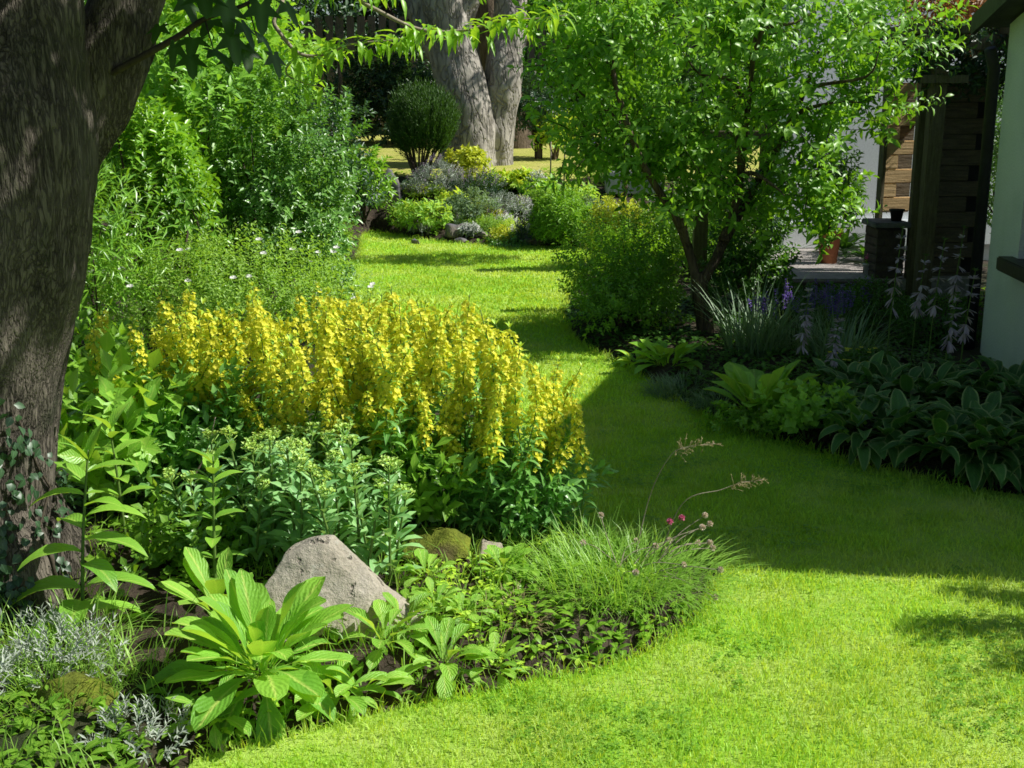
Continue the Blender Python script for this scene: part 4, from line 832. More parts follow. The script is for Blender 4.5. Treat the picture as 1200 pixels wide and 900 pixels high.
# hosta flower stalks hung with lilac bells
def scape(px, py, Yd, hh, label, seed, sc=1.0):
    global rng
    rng = np.random.default_rng(seed); tip = at(px, py, Yd); z0 = hzf(tip[0], Yd); root = thing('hosta_flower_stalk', label, 'flower', (tip[0] - .04, Yd, z0)); h = tip[2] - z0; c = curve([(0, 0, -.02), (.01, 0, h * .5), (.04, 0, h)], 8); mb = MB(); tube(mb, c, np.linspace(.005, .0025, len(c)), 5)
    k = 8; u = .92 + .08 * rng.random(k); T, N = frame(rng.random(k) * 6.28, .6 + .5 * rng.random(k)); leaf4(mb, np.repeat(c[-1:], k, 0), T, N, .03, .012); mb.build('stem', M['stem'], root); mb = MB(); k = int(30 * sc); u = rng.random(k); i = ((1 - hh * u / h) * (len(c) - 1)).astype(int); P = c[np.clip(i, 0, len(c) - 1)]
    T, N = frame(rng.random(k) * 6.28, -.3 - .95 * u + .7 * (1 - u) ** 2)
    for q in range(3):
        T2 = T + .2 * rng.standard_normal(T.shape); strip(mb, P, T2, N, (.035 + .045 * u), .016, bend=-.3, fold=.5, prof='obov', seg=3)
    mb.build('blossom', M['lilac'], root)
for i, (px, py, Yd, hh, lab) in enumerate([(1058, 268, 6.9, .40, 'tallest lilac hosta flower stalk standing before the timber post'), (1107, 282, 6.8, .38, 'lilac hosta flower stalk in front of the slatted timber wall'), (1130, 268, 7.1, .36, 'lilac hosta flower stalk close to the dark house corner'), (1143, 318, 6.7, .34, 'lilac hosta flower stalk bending beside the painted wall'), (1122, 345, 6.5, .25, 'short lilac hosta flower stalk in front of the taller ones'), (950, 335, 7.0, .36, 'lone pale lilac flower stalk below the terrace'), (985, 372, 6.8, .26, 'short pale lilac stalk just right of the lone one'), (1085, 300, 7.2, .3, 'thin lilac stalk between post and slatted wall')]): scape(px, py, Yd, hh, lab, 350 + i)
# ================================================================== house, pergola and terrace
HA = (3.10, 7.75); ang = math.atan2(-3.3, -.38); hroot = thing('house', 'pale green rendered house end with sloping roof edge and window sill', 'house', (HA[0], HA[1], 0), rz=ang)
def prism(mb, poly, y0, y1):                                        # polygon in local x,z pushed along local y
    n = len(poly); V = [(x, y0, z) for x, z in poly] + [(x, y1, z) for x, z in poly]; b0 = mb.n; mb.add(V, np.zeros((0, 3), int)); f = [[i, (i + 1) % n, n + (i + 1) % n, n + i] for i in range(n)]
    mb.F.append((np.array(f) + b0, 0)); mb.F.append((np.array([list(range(n))[::-1]]) + b0, 0)); mb.F.append((np.array([list(range(n, 2 * n))]) + b0, 0))
top = lambda x: 2.17 + .2 * x
WX0, WX1 = .62, 1.9                                                 # the window opening
mb = MB(); prism(mb, [(0, -.1), (WX0, -.1), (WX0, top(WX0)), (0, top(0))], 0, .25); prism(mb, [(WX0, -.1), (WX1, -.1), (WX1, .78), (WX0, .78)], 0, .25); prism(mb, [(WX0, 2.02), (WX1, 2.02), (WX1, top(WX1)), (WX0, top(WX0))], 0, .25); prism(mb, [(WX1, -.1), (3.32, -.1), (3.32, top(3.32)), (WX1, top(WX1))], 0, .25)
prism(mb, [(3.12, -.1), (3.32, -.1), (3.32, top(3.32)), (3.12, top(3.12))], .25, 6); prism(mb, [(0, -.1), (.2, -.1), (.2, top(.2)), (0, top(0))], .25, 1.0)
prism(mb, [(-2.7, -.1), (0, -.1), (0, top(0) + .1), (-2.7, 2.3)], 1.0, 1.25); prism(mb, [(-2.7, -.1), (-2.5, -.1), (-2.5, 2.4), (-2.7, 2.4)], 1.252, 6)  # unseen set-back wing, added to shade the pergola corner and bed
mb.build('wall', M['render'], hroot, smooth=False)
mb = MB(); prism(mb, [(-.16, top(-.16) + .02), (3.5, top(3.5) + .02), (3.5, top(3.5) + .08), (-.16, top(-.16) + .08)], -.16, 6.2); prism(mb, [(-2.85, 2.42), (-.23, 2.42), (-.23, 2.5), (-2.85, 2.5)], .8, 6.2); mb.build('roof', M['slatetile'], hroot, smooth=False)
mb = MB(); prism(mb, [(-.18, top(-.18) - .02), (3.52, top(3.52) - .02), (3.52, top(3.52) + .10), (-.18, top(-.18) + .10)], -.19, -.163); mb.build('barge_board', M['darktrim'], hroot, smooth=False)
wr = MB(); box(wr, (WX0, .06, .80), (WX0 + .07, .12, 2.02)); box(wr, (WX1 - .07, .06, .80), (WX1, .12, 2.02)); box(wr, (WX0 + .072, .06, .80), (WX1 - .072, .12, .88)); box(wr, (WX0 + .072, .06, 1.94), (WX1 - .072, .12, 2.02)); box(wr, (1.22, .06, .885), (1.29, .12, 1.935)); w = wr.build('window', M['darktrim'], hroot, smooth=False)
g = MB(); box(g, (WX0 + .075, .085, .885), (1.215, .095, 1.935)); box(g, (1.295, .085, .885), (WX1 - .075, .095, 1.935)); g.build('pane', M['glass'], w, smooth=False)
s = MB(); box(s, (WX0 - .12, -.09, .70), (WX1 + .14, .055, .785), bev=.008); s.build('sill', M['darktrim'], w, smooth=False)
mb = MB(); tube(mb, [(-.08, -.05, .05), (-.08, -.05, 1.9), (-.02, -.10, 2.02)], [.038, .038, .038], 12); mb.build('drainpipe', M['darktrim'], hroot)
# low timber frame behind the fruit tree
fr = thing('timber_frame', 'dark low timber frame of posts and a top rail behind the fruit tree', 'garden frame', (2.06, 9.8, 0)); 
for x in (-.52, .0): mb = MB(); box(mb, (x - .055, -.055, -.1), (x + .055, .055, 1.36), bev=.006); mb.build('post', M['timber'], fr, smooth=False)
mb = MB(); box(mb, (-.75, -.06, 1.363), (.15, .06, 1.47), bev=.006); mb.build('rail', M['timber'], fr, smooth=False)
# pergola
pg = thing('pergola', 'dark weathered timber pergola between the house and the terrace', 'pergola', (3.32, 9.6, 0))
for x, y, r_, z in ((0, 0, .058, 2.08), (.82, 0, .058, 2.08), (.04, .41, .045, 2.08), (.82, 1.6, .058, 2.08)): mb = MB(); box(mb, (x - r_, y - r_, -.05), (x + r_, y + r_, z), bev=.006); mb.build('post', M['timber'], pg, smooth=False)
mb = MB(); box(mb, (-.3, -.062, 2.083), (1.0, .062, 2.2), bev=.006); mb.build('beam', M['timber'], pg, smooth=False)
mb = MB(); box(mb, (-.3, 1.54, 2.083), (1.0, 1.66, 2.2), bev=.006); mb.build('beam', M['timber'], pg, smooth=False)
for x in (-.2, .15, .5, .85): mb = MB(); box(mb, (x - .03, -.25, 2.203), (x + .03, 1.85, 2.29), bev=.005); mb.build('rafter', M['timber'], pg, smooth=False)
mb = MB(); box(mb, (-.16, -.1, 1.84), (.2, -.063, 1.9)); mb.build('brace', M['timber'], pg, smooth=False)
r_ = random.Random(4); sw = thing('slatted_wall', 'stacked dark timber boards with dark gaps under the pergola', 'slatted wall', (3.72, 10.15, 0)); mb = MB(); z = .02
while z < 1.85:
    hgt = .125; full = int(z / .128) % 2
    box(mb, (-.28, 0, z), (.28 if full else .1 + .05 * r_.random(), .06 + .012 * r_.random(), z + hgt), bev=.006); z += .129
mb.build('boards', M['slatwood'], sw, smooth=False); mb = MB(); box(mb, (-.28, .09, .0), (.28, .12, 1.88)); mb.build('backing', M['darktrim'], sw, smooth=False)
ps = thing('pine_board_screen', 'pale new pine boards standing above the brick pier', 'screen', (3.36, 10.5, .25), rz=.2); mb = MB(); z = .52
for i in range(9):
    full = i % 2 == 0
    box(mb, (-.14, 0, z), (.16 if full else -.02, .05, z + .118), bev=.006); z += .121
mb.build('boards', M['pinewood'], ps, smooth=False)
mb = MB(); box(mb, (-.175, -.02, -.2), (-.145, .06, 1.62)); mb.build('post', M['timber'], ps, smooth=False); mb = MB(); box(mb, (-.14, .09, .5), (.16, .11, 1.6)); mb.build('backing', M['slatwood'], ps, smooth=False)  # dark backing sheet added so the gaps between the boards read as shade
tc = MB(); box(tc, (2.25, 9.98, -.05), (3.9, 12.12, .25)); o = tc.build('terrace', M['gravel'], smooth=False); tag(o, kind='structure')
rs = MB(); box(rs, (2.2, 9.88, -.05), (3.2, 9.977, .235), bev=.006); tag(rs.build('retaining_step', M['brick'], smooth=False), 'dark low brick step holding up the gravel terrace', 'step')
ww = thing('white_wall', 'pale bluish white rendered wall at the back of the terrace', 'wall', (2.72, 12.125, 0), rz=.16); mb = MB(); box(mb, (0, 0, -.1), (4, .25, 3.2)); mb.build('wall_face', M['whitewall'], ww, smooth=False); mb = MB(); box(mb, (0, -.07, .25), (4, -.003, .52), bev=.01); mb.build('plinth', M['whitewall'], ww, smooth=False)
shrub('shade_hedge', 'hidden leafy hedge added to keep the sun off the terrace', 'hedge', (4.75, 11.3), 1.1, (.5, .85, 1.1), 900, 11, .05, .025, 'privet', 376, L=.14, amt=.1, z0=0)  # added hedge behind the pergola, blocks the sun from the terrace floor
bp = thing('brick_pier', 'dark brick pier with a stone coping beside the terrace', 'pier', (3.17, 10.05, 0)); mb = MB(); z = -.05; k = 0
while z < .66:
    for x0, x1 in (((-.12, .0), (.003, .12)) if k % 2 else ((-.12, -.06), (-.057, .06), (.063, .12))): box(mb, (x0 + .003, -.06, z), (x1 - .003, .3, z + .064), bev=.004)
    z += .072; k += 1
box(mb, (-.113, -.053, -.05), (.113, .29, .665)); mb.build('brickwork', M['brick'], bp, smooth=False); mb = MB(); box(mb, (-.15, -.09, .675), (.15, .33, .72), bev=.008); mb.build('coping', M['slate'], bp, smooth=False)
def pot(name, label, loc, r, h, mat, plant=None):
    root = thing(name, label, 'plant pot', loc); mb = MB(); lathe(mb, [(0, 0), (r * .68, 0), (r * .95, h * .86), (r * 1.08, h * .86), (r * 1.08, h), (r * .92, h), (r * .88, h * .82), (0, h * .82)], (0, 0, 0)); mb.build('pot', M[mat], root); return root
pot('terracotta_pot', 'tall terracotta pot of trailing foliage on the terrace', (2.92, 11.0, .25), .11, .32, 'terracotta')
shrub('potted_shrub', 'bushy dark green shrub growing out of the terracotta pot', 'plant', (2.92, 11.0), .92, (.3, .26, .36), 300, 10, .06, .024, 'wood_leaf', 371, L=.15, z0=.5, flat=-.9)
pw = pot('white_pot', 'small white pot of pink flowers at the front of the terrace', (3.06, 10.22, .25), .045, .10, 'pot')
mb = MB(); k = 14; T, N = frame(rng.random(k) * 6.28, .4 + .7 * rng.random(k)); strip(mb, np.tile([[0, 0, .09]], (k, 1)), T, N, .06, .025, bend=.6); mb.build('foliage', M['broad'], pw); mb = MB(); k = 24; D = unit(rng.standard_normal((k, 3))); leaf4(mb, np.array([0.0, 0, .155]) + D * .012, D, rng.standard_normal((k, 3)), .025, .02, wide=.6); mb.build('flower', M['pink'], pw)
pot('dark_pot', 'black pot standing on the coping of the brick pier', (3.24, 10.12, .721), .06, .1, 'darktrim')
rosette('potted_fern', 'arching green fern against the white wall', 'fern', (3.25, 11.7), 26, .42, .07, 'wood_leaf', (.2, 1.3), (.6, 1.5), 'lance', seed=373, z=.25)
rosette('potted_fern', 'low fern at the foot of the brick pier', 'fern', (3.3, 11.1), 22, .3, .06, 'wood_leaf', (.1, 1.1), (.6, 1.5), 'lance', seed=374, z=.25)
rng = np.random.default_rng(380)
def climber(name, label, c, r, n, mat, seed, lL=.06):
    root = thing(name, label, 'climber', (c[0], c[1], 2.2)); mb = MB(); P, D = crown_pts(n, r, 14, .35, seed, .4, -.9); P = P + np.array([0, 0, c[2] - 2.2]); sprigs(mb, P, unit(D + .5 * rng.standard_normal(P.shape)), .14, 8, lL, lL * .45, .9, '4', .5); mb.build('foliage', M[mat], root); return root
climber('climbing_plant', 'russet and orange leaved climber on top of the pergola', (3.75, 10.4, 2.5), (.5, .7, .35), 420, 'redleaf', 381)
climber('climbing_plant', 'dark green climber hanging under the front beam of the pergola', (3.55, 9.75, 2.05), (.5, .28, .28), 300, 'dark', 382)
climber('climbing_plant', 'dark climber at the gap between pergola and roof edge', (4.15, 9.3, 2.1), (.35, .4, .3), 220, 'wood_leaf', 383)
# the young conifer standing beyond the right margin throws the finger shadows
cf = thing('young_conifer', 'young spreading conifer beside the near lawn', 'tree', (4.3, 3.66, 0)); mb = MB(); tube(mb, [(0, 0, -.05), (0, 0, 1.1), (0, 0, 1.75)], [.05, .03, .01], 8); cb = MB()
for (x, y, z, wd) in ((-1.5, .0, 1.5, .10), (-1.25, .28, 1.48, .08), (-1.3, -.28, 1.5, .08), (-.9, .45, 1.2, .1), (-.8, -.5, 1.3, .1), (.9, .3, 1.3, .1), (.8, -.4, 1.2, .1), (.1, .9, 1.2, .1), (.0, -.9, 1.25, .1)):
    c = curve([(0, 0, z * .72), (x * .5, y * .5, z * .98), (x, y, z)], 12); tube(mb, c, np.linspace(.015, .004, len(c)), 5)
    for i in range(4, len(c)):
        k = 34; P = c[i] + rng.standard_normal((k, 3)) * np.array([.03, wd * .5, .03]); d = unit(c[i] - c[i - 1]); T = d + .7 * rng.standard_normal((k, 3)) * np.array([1, 1, .4]); leaf4(cb, P, T, np.array([0, 0, 1.]), .08, .022)
mb.build('trunk', M['brownbark'], cf); cb.build('crown', M['cypress'], cf)
# ================================================================== far garden: rockery, old tree, fence
def px2w(px, Yd): return (px - 600) / FPX * (Yd * cp + 1.0 * sp)
for i, (px, py, sx, sz, mat, lab) in enumerate([(537, 276, .26, .19, 'slate', 'largest grey flat topped stone at the front of the far rockery'), (583, 285, .20, .13, 'rock', 'brownish low stone right of the large grey rockery stone'), (508, 262, .16, .15, 'slate', 'grey rockery stone half hidden by pale leaves'), (612, 272, .16, .13, 'slate', 'grey stone amid mauve heather in the rockery'), (482, 256, .16, .2, 'slate', 'dark upright rockery stone near the lawn corner'), (560, 262, .13, .1, 'slate', 'small grey stone between rockery cushions'), (628, 288, .14, .1, 'rock', 'small brown stone under the hebe dome')]):
    p = hit(px, py); stone('rockery_stone', lab, 'stone', (p[0], p[1] + .08, p[2] + sz * .15), rnd_stone(13, sx, sx * .8, sz, 400 + i), .022, ((.025, 5, 1, i), (.01, 14, 1, i + 1)), mat, 2)
p = hit(457, 236); stone('standing_stone', 'dark pointed standing stone left of the far rockery', 'stone', (p[0], p[1], p[2]), [(-.16, -.1, -.1), (.17, -.12, -.1), (.15, .12, -.1), (-.14, .12, -.1), (-.12, -.07, .3), (.13, -.08, .27), (.1, .08, .3), (-.03, 0, .47), (.04, .02, .45)], .02, ((.02, 6, 1, 2), (.008, 18, 1, 3)), 'slate', 2)
def cushion(name, label, px, py, R, Hh, mat, seed, lL=.05, lW=.02, n=170, k=9, cat='plant', petals=None, stems=0, L=.1):
    p = hit(px, py); root = shrub(name, label, cat, (p[0], p[1]), p[2] + Hh * .45, (R, R * .9, Hh * .62), n, k, lL, lW, mat, seed, L=L, amt=.3, stems=stems, inner=.25, flat=-.5, z0=p[2])
    if petals:
        mb = MB(); Q, D = crown_pts(90, (R, R * .9, Hh * .66), 16, .3, seed, 0, .0); Q = Q + np.array([0, 0, Hh * .5]); sprigs(mb, Q, unit(D + np.array([0, 0, 1.])), .06, 7, .022, .014, .8); mb.build('blossom', M[petals], root)
    return root
cushion('hebe_dome', 'domed bright green bush with brownish base at the rockery corner', 657, 290, .40, .58, 'hebe', 420, .07, .016, 620, 9, 'shrub')
cushion('lavender_bush', 'grey-mauve flowering lavender mound behind the standing stone', 512, 232, .42, .46, 'silver', 421, .045, .012, 260, petals='mauve')
cushion('heather_mound', 'mauve heather mound in the middle of the rockery', 560, 236, .36, .36, 'blue', 422, .04, .012, 240, petals='mauve')
cushion('silver_mound', 'grey-green silver mound behind the large rockery stone', 548, 262, .42, .38, 'nepeta', 423, .06, .016, 280)
cushion('silver_mound', 'pale silver mound right of the heather mound', 590, 256, .34, .30, 'silver', 424, .05, .014, 150)
cushion('leafy_cushion', 'pale green leafy cushion at the left front of the rockery', 498, 270, .34, .34, 'primrose', 425, .08, .04, 130)
cushion('leafy_cushion', 'light yellowish cushion above the brownish stone', 570, 274, .26, .2, 'feather', 426, .03, .012, 260)
cushion('leafy_cushion', 'flat yellowish cushion left of the mauve corner flowers', 598, 276, .22, .17, 'lime', 427, .03, .012, 200)
cushion('heather_mound', 'lilac flowering mound beside the hebe dome', 625, 284, .26, .3, 'blue', 428, .035, .012, 170, petals='lilac')
cushion('golden_bush', 'pale golden leaved bush at the foot of the old tree', 550, 216, .30, .5, 'golden', 429, .10, .05, 90)
cushion('lime_plant', 'vivid lime leaved plant between the golden bush and the back lawn', 582, 224, .22, .2, 'lime', 430, .12, .05, 60)
cushion('lime_plant', 'vivid lime leaved plant further right along the back of the rockery', 610, 226, .2, .26, 'lime', 431, .12, .05, 60)
cushion('dark_leaf_plant', 'dark glossy leaved plant behind the lime plants', 634, 232, .26, .2, 'broad', 432, .11, .07, 60)
cushion('leafy_cushion', 'tall green leafy clump above the hebe dome', 672, 244, .3, .26, 'primrose', 433, .09, .045, 120)
cushion('silver_mound', 'blue-grey cushion between the hebe dome and golden shrub', 690, 262, .3, .28, 'nepeta', 434, .05, .016, 170)
cushion('leafy_cushion', 'green tuft just right of the rockery heather', 640, 246, .26, .26, 'feather', 435, .05, .016, 200)
cushion('lime_plant', 'fresh lime clump in the heart of the rockery', 530, 250, .2, .24, 'lime', 436, .09, .04, 60)
cushion('leafy_cushion', 'low green edging plant along the far lawn', 598, 290, .3, .12, 'privet', 437, .035, .018, 150)
rng = np.random.default_rng(615); LR = 'small mixed rockery plant filling a gap between the cushions and stones'
for i in range(30):
    px = 470 + 215 * rng.random(); py = 222 + 66 * rng.random(); mt = ['primrose', 'silver', 'nepeta', 'feather', 'lime', 'under', 'golden'][i % 7]; Rr = .10 + .10 * rng.random(); o = cushion('rockery_plant', LR, px, py, Rr, Rr * (.8 + .5 * rng.random()), mt, 620 + i, .05 + .03 * rng.random(), .018 + .014 * rng.random(), 50, 8, petals=['mauve', None, 'lilac', None, 'white', None][i % 6]); o['group'] = 'small rockery plants'
for i in range(9):
    p = hit(475 + 24 * i + 8 * rng.standard_normal(), 262 + 26 * rng.random()); sz = .06 + .06 * rng.random(); o = stone('rockery_stone', 'small grey edging stone among the rockery plants', 'stone', (p[0], p[1], p[2] + .02), rnd_stone(12, sz * 1.3, sz, sz, 650 + i), .018, ((.015, 7, 1, i),), 'slate', 2); o['group'] = 'small rockery edging stones'
# stone trough with purple flowers
tr = thing('stone_trough', 'pale stone trough standing beyond the rockery with purple flowers', 'planter', (px2w(742, 16.8), 16.8, hzf(.7, 16.8))); mb = MB()
for a in (((-.38, -.2, 0), (.38, -.14, .3)), ((-.38, .14, 0), (.38, .2, .3)), ((-.38, -.138, 0), (-.31, .138, .3)), ((.31, -.138, 0), (.38, .138, .3)), ((-.305, -.135, .0), (.305, .135, .22))): box(mb, *a, bev=.012)
mb.build('basin', M['stonegrey'], tr, smooth=False)
spikes('purple_salvia', 'purple flower spikes rising behind the pale stone trough', (px2w(722, 17.3), 17.3), 22, .62, .28, 'wood_leaf', 'purple', 440, lw=.02)
cushion('white_flowered_plant', 'plant with scattered white flowers right of the stone trough', 800, 256, .42, .3, 'wood_leaf', 441, .05, .025, 190, petals='white')
cushion('white_flowered_plant', 'pale flowered plant in front of the stone trough', 735, 262, .34, .2, 'feather', 442, .04, .02, 170, petals='white')
# old tree of two pale stems
OB = np.array([-.72, 18.6, hzf(-.72, 18.6)]); root = thing('old_beech_tree', 'old tree with two stout pale grey stems beyond the rockery', 'tree', OB); mb = MB()
def tb2(pts, rad): p = np.c_[np.asarray([at(*q) for q in pts], float), rad]; c = curve(p, 6); tube(mb, c[:, :3] - OB, c[:, 3], 18)
tb2([(545, 212, 18.6), (545, 190, 18.6), (548, 150, 18.6), (540, 110, 18.6), (530, 70, 18.6), (524, 30, 18.5), (512, -30, 18.4), (500, -120, 18.3)], [.52, .44, .37, .38, .36, .32, .3, .25])
tb2([(584, 215, 18.9), (585, 180, 18.9), (586, 140, 18.9), (590, 105, 18.9), (594, 70, 18.95), (596, 30, 19.0), (598, -40, 19.1), (610, -140, 19.2)], [.22, .22, .23, .28, .29, .27, .25, .2])
tb2([(528, 60, 18.6), (540, 20, 18.6), (560, -30, 18.5), (575, -90, 18.5)], [.25, .2, .17, .13]); tb2([(520, 70, 18.6), (496, 20, 18.7), (478, -30, 18.8), (440, -80, 19.)], [.22, .2, .18, .14])
me, co, no = fuse(mb, .035, 4, ((.06, 1.6, .7, 1), (.03, 4.5, .6, 2), (.012, 11, .6, 3))); me.materials.append(M['farbark']); link('trunk', me, root)
mb = MB(); rng = np.random.default_rng(450)
for (x, y, z, rr, n) in ((-2.6, 18.6, 5.2, 1.5, 230), (-.8, 18.2, 5.6, 1.6, 230), (1.2, 19.2, 5.4, 1.5, 220)):
    P, D = crown_pts(n, (rr, rr, rr * .8), 14, .4, 451 + int(z * 10), .4, -.9); P = P + np.array([x, y, z]) - OB; sprigs(mb, P, unit(D + .6 * rng.standard_normal(P.shape)), .4, 11, .13, .07, .95)
mb.build('crown', M['wood_leaf'], root)
# ball conifer on fanning brown stems
p = hit(494, 214); dc = thing('dwarf_conifer', 'round dark green dwarf conifer on fanning brown stems left of the old tree', 'conifer', p); mb = MB(); lf = MB(); n = 2000; P, D = crown_pts(n, (.52, .46, .5), 10, .15, 460, .35, -.75); P = P * np.c_[np.repeat((.62 + .42 * (P[:, 2:] + .5)), 2, 1), np.ones(len(P))] + np.array([.06, 0, .80]); sprigs(lf, P - np.array([0, 0, .10]), unit(D * .6 + .15 * rng.standard_normal(P.shape) + np.array([0, 0, 1.1])), .15 + .16 * rng.random(len(P)), 12, .06, .014, .4, '4', .1, up=0)
for i in range(16): a = i * 2.4; rr = .12 + .25 * rng.random(); tube(mb, curve([(.03 * math.cos(a), .03 * math.sin(a), -.04), (rr * .5 * math.cos(a), rr * .5 * math.sin(a), .25), (rr * math.cos(a) + .04, rr * math.sin(a), .62)], 3), np.linspace(.022, .01, 7), 5)
lf.build('crown', M['cypress'], dc); mb.build('trunk', M['brownbark'], dc)
# back lawn plants
def standard(label, px, py, ht, R, mat, seed, n=280, tr_=.05, lL=.09, name='small_tree'):
    p = hit(px, py); root = thing(name, label, 'tree', p); mb = MB()
    for a in range(4): tube(mb, curve([(.02 * math.cos(a * 1.6), .02 * math.sin(a * 1.6), -.05), (.06 * math.cos(a * 1.6), .06 * math.sin(a * 1.6), ht * .4), (R * .5 * math.cos(a * 1.6), R * .5 * math.sin(a * 1.6), ht * .85)], 4), np.linspace(tr_, .012, 9), 6)
    mb.build('trunk', M['brownbark'], root); mb = MB(); P, D = crown_pts(n, (R, R, R * .9), 12, .35, seed, .4, -.8); P = P + np.array([0, 0, ht]); sprigs(mb, P, unit(D + .5 * rng.standard_normal(P.shape) + np.array([0, 0, .4])), .2, 10, lL, lL * .36, .9); mb.build('crown', M[mat], root); return root
standard('small bushy tree on a short dark trunk on the back lawn', 631, 187, .85, .52, 'blue', 470)
standard('little lime green bush on a thin trunk right of the bushy tree', 650, 188, .45, .24, 'lime', 471, 90, .03, .11)
p = np.array([1.2, 13.1, hzf(1.2, 13.1)]); root = thing('shadow_tree', 'slender tree added behind the fruit tree crown to shade the far lawn', 'tree', p); mb = MB(); tube(mb, curve([(0, 0, -.05), (.03, 0, .8), (0, .02, 1.6), (.02, 0, 2.5)], 5), np.linspace(.03, .01, 16), 7); mb.build('trunk', M['brownbark'], root); mb = MB(); P, D = crown_pts(420, (.55, .5, .85), 12, .4, 477, .4, -.9); P = P + np.array([0, 0, 2.15]); sprigs(mb, P, unit(D + .5 * rng.standard_normal(P.shape) + np.array([0, 0, .5])), .2, 10, .07, .03, .9); mb.build('crown', M['plum'], root)  # added tree behind the plum crown, casts shadow bands on the far lawn
for i, (px, lab) in enumerate(((645, 'left of two thin pale garden stakes on the back lawn'), (661, 'right of two thin pale garden stakes on the back lawn'))):
    p = hit(px, 212); o = thing('garden_stake', lab, 'stake', p); mb = MB(); tube(mb, [(0, 0, -.05), (.005, 0, .55)], [.012, .01], 6); mb.build('stake', M['palebark'], o)
    mb = MB(); k = 8; T, N = frame(rng.random(k) * 6.28, .5 * rng.standard_normal(k)); leaf4(mb, np.tile([[.005, 0, .5]], (k, 1)) + rng.standard_normal((k, 3)) * .05, T, N, .09, .05); mb.build('leaves', M['feather'], o)
p = hit(590, 178); TB3 = np.array([px2w(588, 22.), 22., .7]); o = thing('distant_tree', 'dark leaning tree trunk glimpsed behind the right pale stem', 'tree', TB3); mb = MB(); tube(mb, curve([(.35, 0, -.1), (.2, 0, .4), (0, 0, 1.4), (-.3, 0, 3.), (-.5, 0, 5.)], 5), np.linspace(.42, .2, 21), 12); mb.build('trunk', M['brownbark'], o)
mb = MB(); P, D = crown_pts(320, (2.2, 1.6, 1.6), 14, .4, 475, .4, -.9); sprigs(mb, P + np.array([-.3, 0, 5.6]), unit(D + .6 * rng.standard_normal(P.shape)), .5, 11, .16, .08, .95); mb.build('crown', M['wood_leaf'], o)
# fence of upright boards
fx0, fx1, FY = -6.0, 9.0, 24.6; fe = thing('board_fence', 'dark upright board fence with narrow gaps closing the far garden', 'fence', (fx0, FY, .98)); mb = MB(); x = 0
while x < fx1 - fx0: box(mb, (x, 0, -.05), (x + .15, .02, 2.35 + .03 * rng.random())); x += .21
mb.build('boards', M['fence'], fe, smooth=False); mb = MB(); box(mb, (0, .024, .4), (15, .06, .5)); box(mb, (0, .024, 1.8), (15, .06, 1.9)); mb.build('rail', M['fence'], fe, smooth=False)
# shrubs along the fence and the wood beyond
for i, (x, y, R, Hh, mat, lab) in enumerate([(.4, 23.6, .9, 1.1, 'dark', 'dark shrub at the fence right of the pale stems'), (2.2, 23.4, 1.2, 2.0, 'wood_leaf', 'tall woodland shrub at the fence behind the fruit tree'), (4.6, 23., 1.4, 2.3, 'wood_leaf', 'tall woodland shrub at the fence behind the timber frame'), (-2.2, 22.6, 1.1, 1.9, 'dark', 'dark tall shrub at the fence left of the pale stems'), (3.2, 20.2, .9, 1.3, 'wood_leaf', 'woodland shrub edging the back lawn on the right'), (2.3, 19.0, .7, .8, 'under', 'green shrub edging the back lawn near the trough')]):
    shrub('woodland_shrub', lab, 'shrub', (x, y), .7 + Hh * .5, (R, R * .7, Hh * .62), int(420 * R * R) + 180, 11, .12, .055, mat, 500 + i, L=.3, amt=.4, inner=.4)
for i, (x, y, w, d, z1, mat, lab) in enumerate([(-5.2, 18.6, 2.6, .9, 2.7, 'dark', 'dark clipped yew hedge behind the left shrubs'), (-8.2, 14., 2., 2., 2.7, 'wood_leaf', 'green hedge end behind the broad leaved shrub')]):
    n = 2600; P = np.stack([(rng.random(n) * 2 - 1) * w, (rng.random(n) * 2 - 1) * d, rng.random(n) * z1], -1); k = rng.integers(0, 3, n); P[k == 0, 1] = -d + .1 * rng.standard_normal((k == 0).sum()); P[k == 1, 2] = z1 + .06 * rng.standard_normal((k == 1).sum()); P[:, 0] += .1 * vnoise(P, 2, 3)
    h = thing('hedge', lab, 'hedge', (x, y, hzf(x, y))); mb = MB(); sprigs(mb, P, unit(np.array([0, -.7, .7]) + .6 * rng.standard_normal(P.shape)), .18, 9, .06, .02, .8); mb.build('foliage', M[mat], h)
    mb = MB()
    for q in np.linspace(-w * .9, w * .9, 6): limbs(mb, (q, 0, -.05), [(q + .2, .1, z1 * .8), (q - .2, -.1, z1 * .8)], .05)
    mb.build('stems', M['brownbark'], h)
def bigtree(label, x, y, zc, r, n, mat, seed, group, lL=.19, name='woodland_tree'):
    root = thing(name, label, 'tree', (x, y, hzf(x, y)), group); mb = MB(); z0 = hzf(x, y); tube(mb, curve([(0, 0, -.1), (.1, 0, zc * .4), (0, .1, zc * .8), (.1, 0, zc + r[2] * .5)], 5), np.linspace(.28, .08, 16), 8); T, _ = crown_pts(16, np.asarray(r) * .8, 10, .3, seed, .1, -.5); limbs(mb, (0.05, 0, zc * .5), T[:9] + np.array([0, 0, zc - z0]), .1); mb.build('trunk', M['brownbark'], root)
    mb = MB(); P, D = crown_pts(n, r, 24, .42, seed, .45, -.95); P = P + np.array([0, 0, zc - z0]); sprigs(mb, P, unit(D + .5 * rng.standard_normal(P.shape) + np.array([0, 0, .3])), .5, 12, lL, lL * .5, .95, rb=np.clip(.5 + .6 * vnoise(P, .8, seed) + .1 * rng.standard_normal(len(P)), 0, 1)); mb.build('crown', M[mat], root)
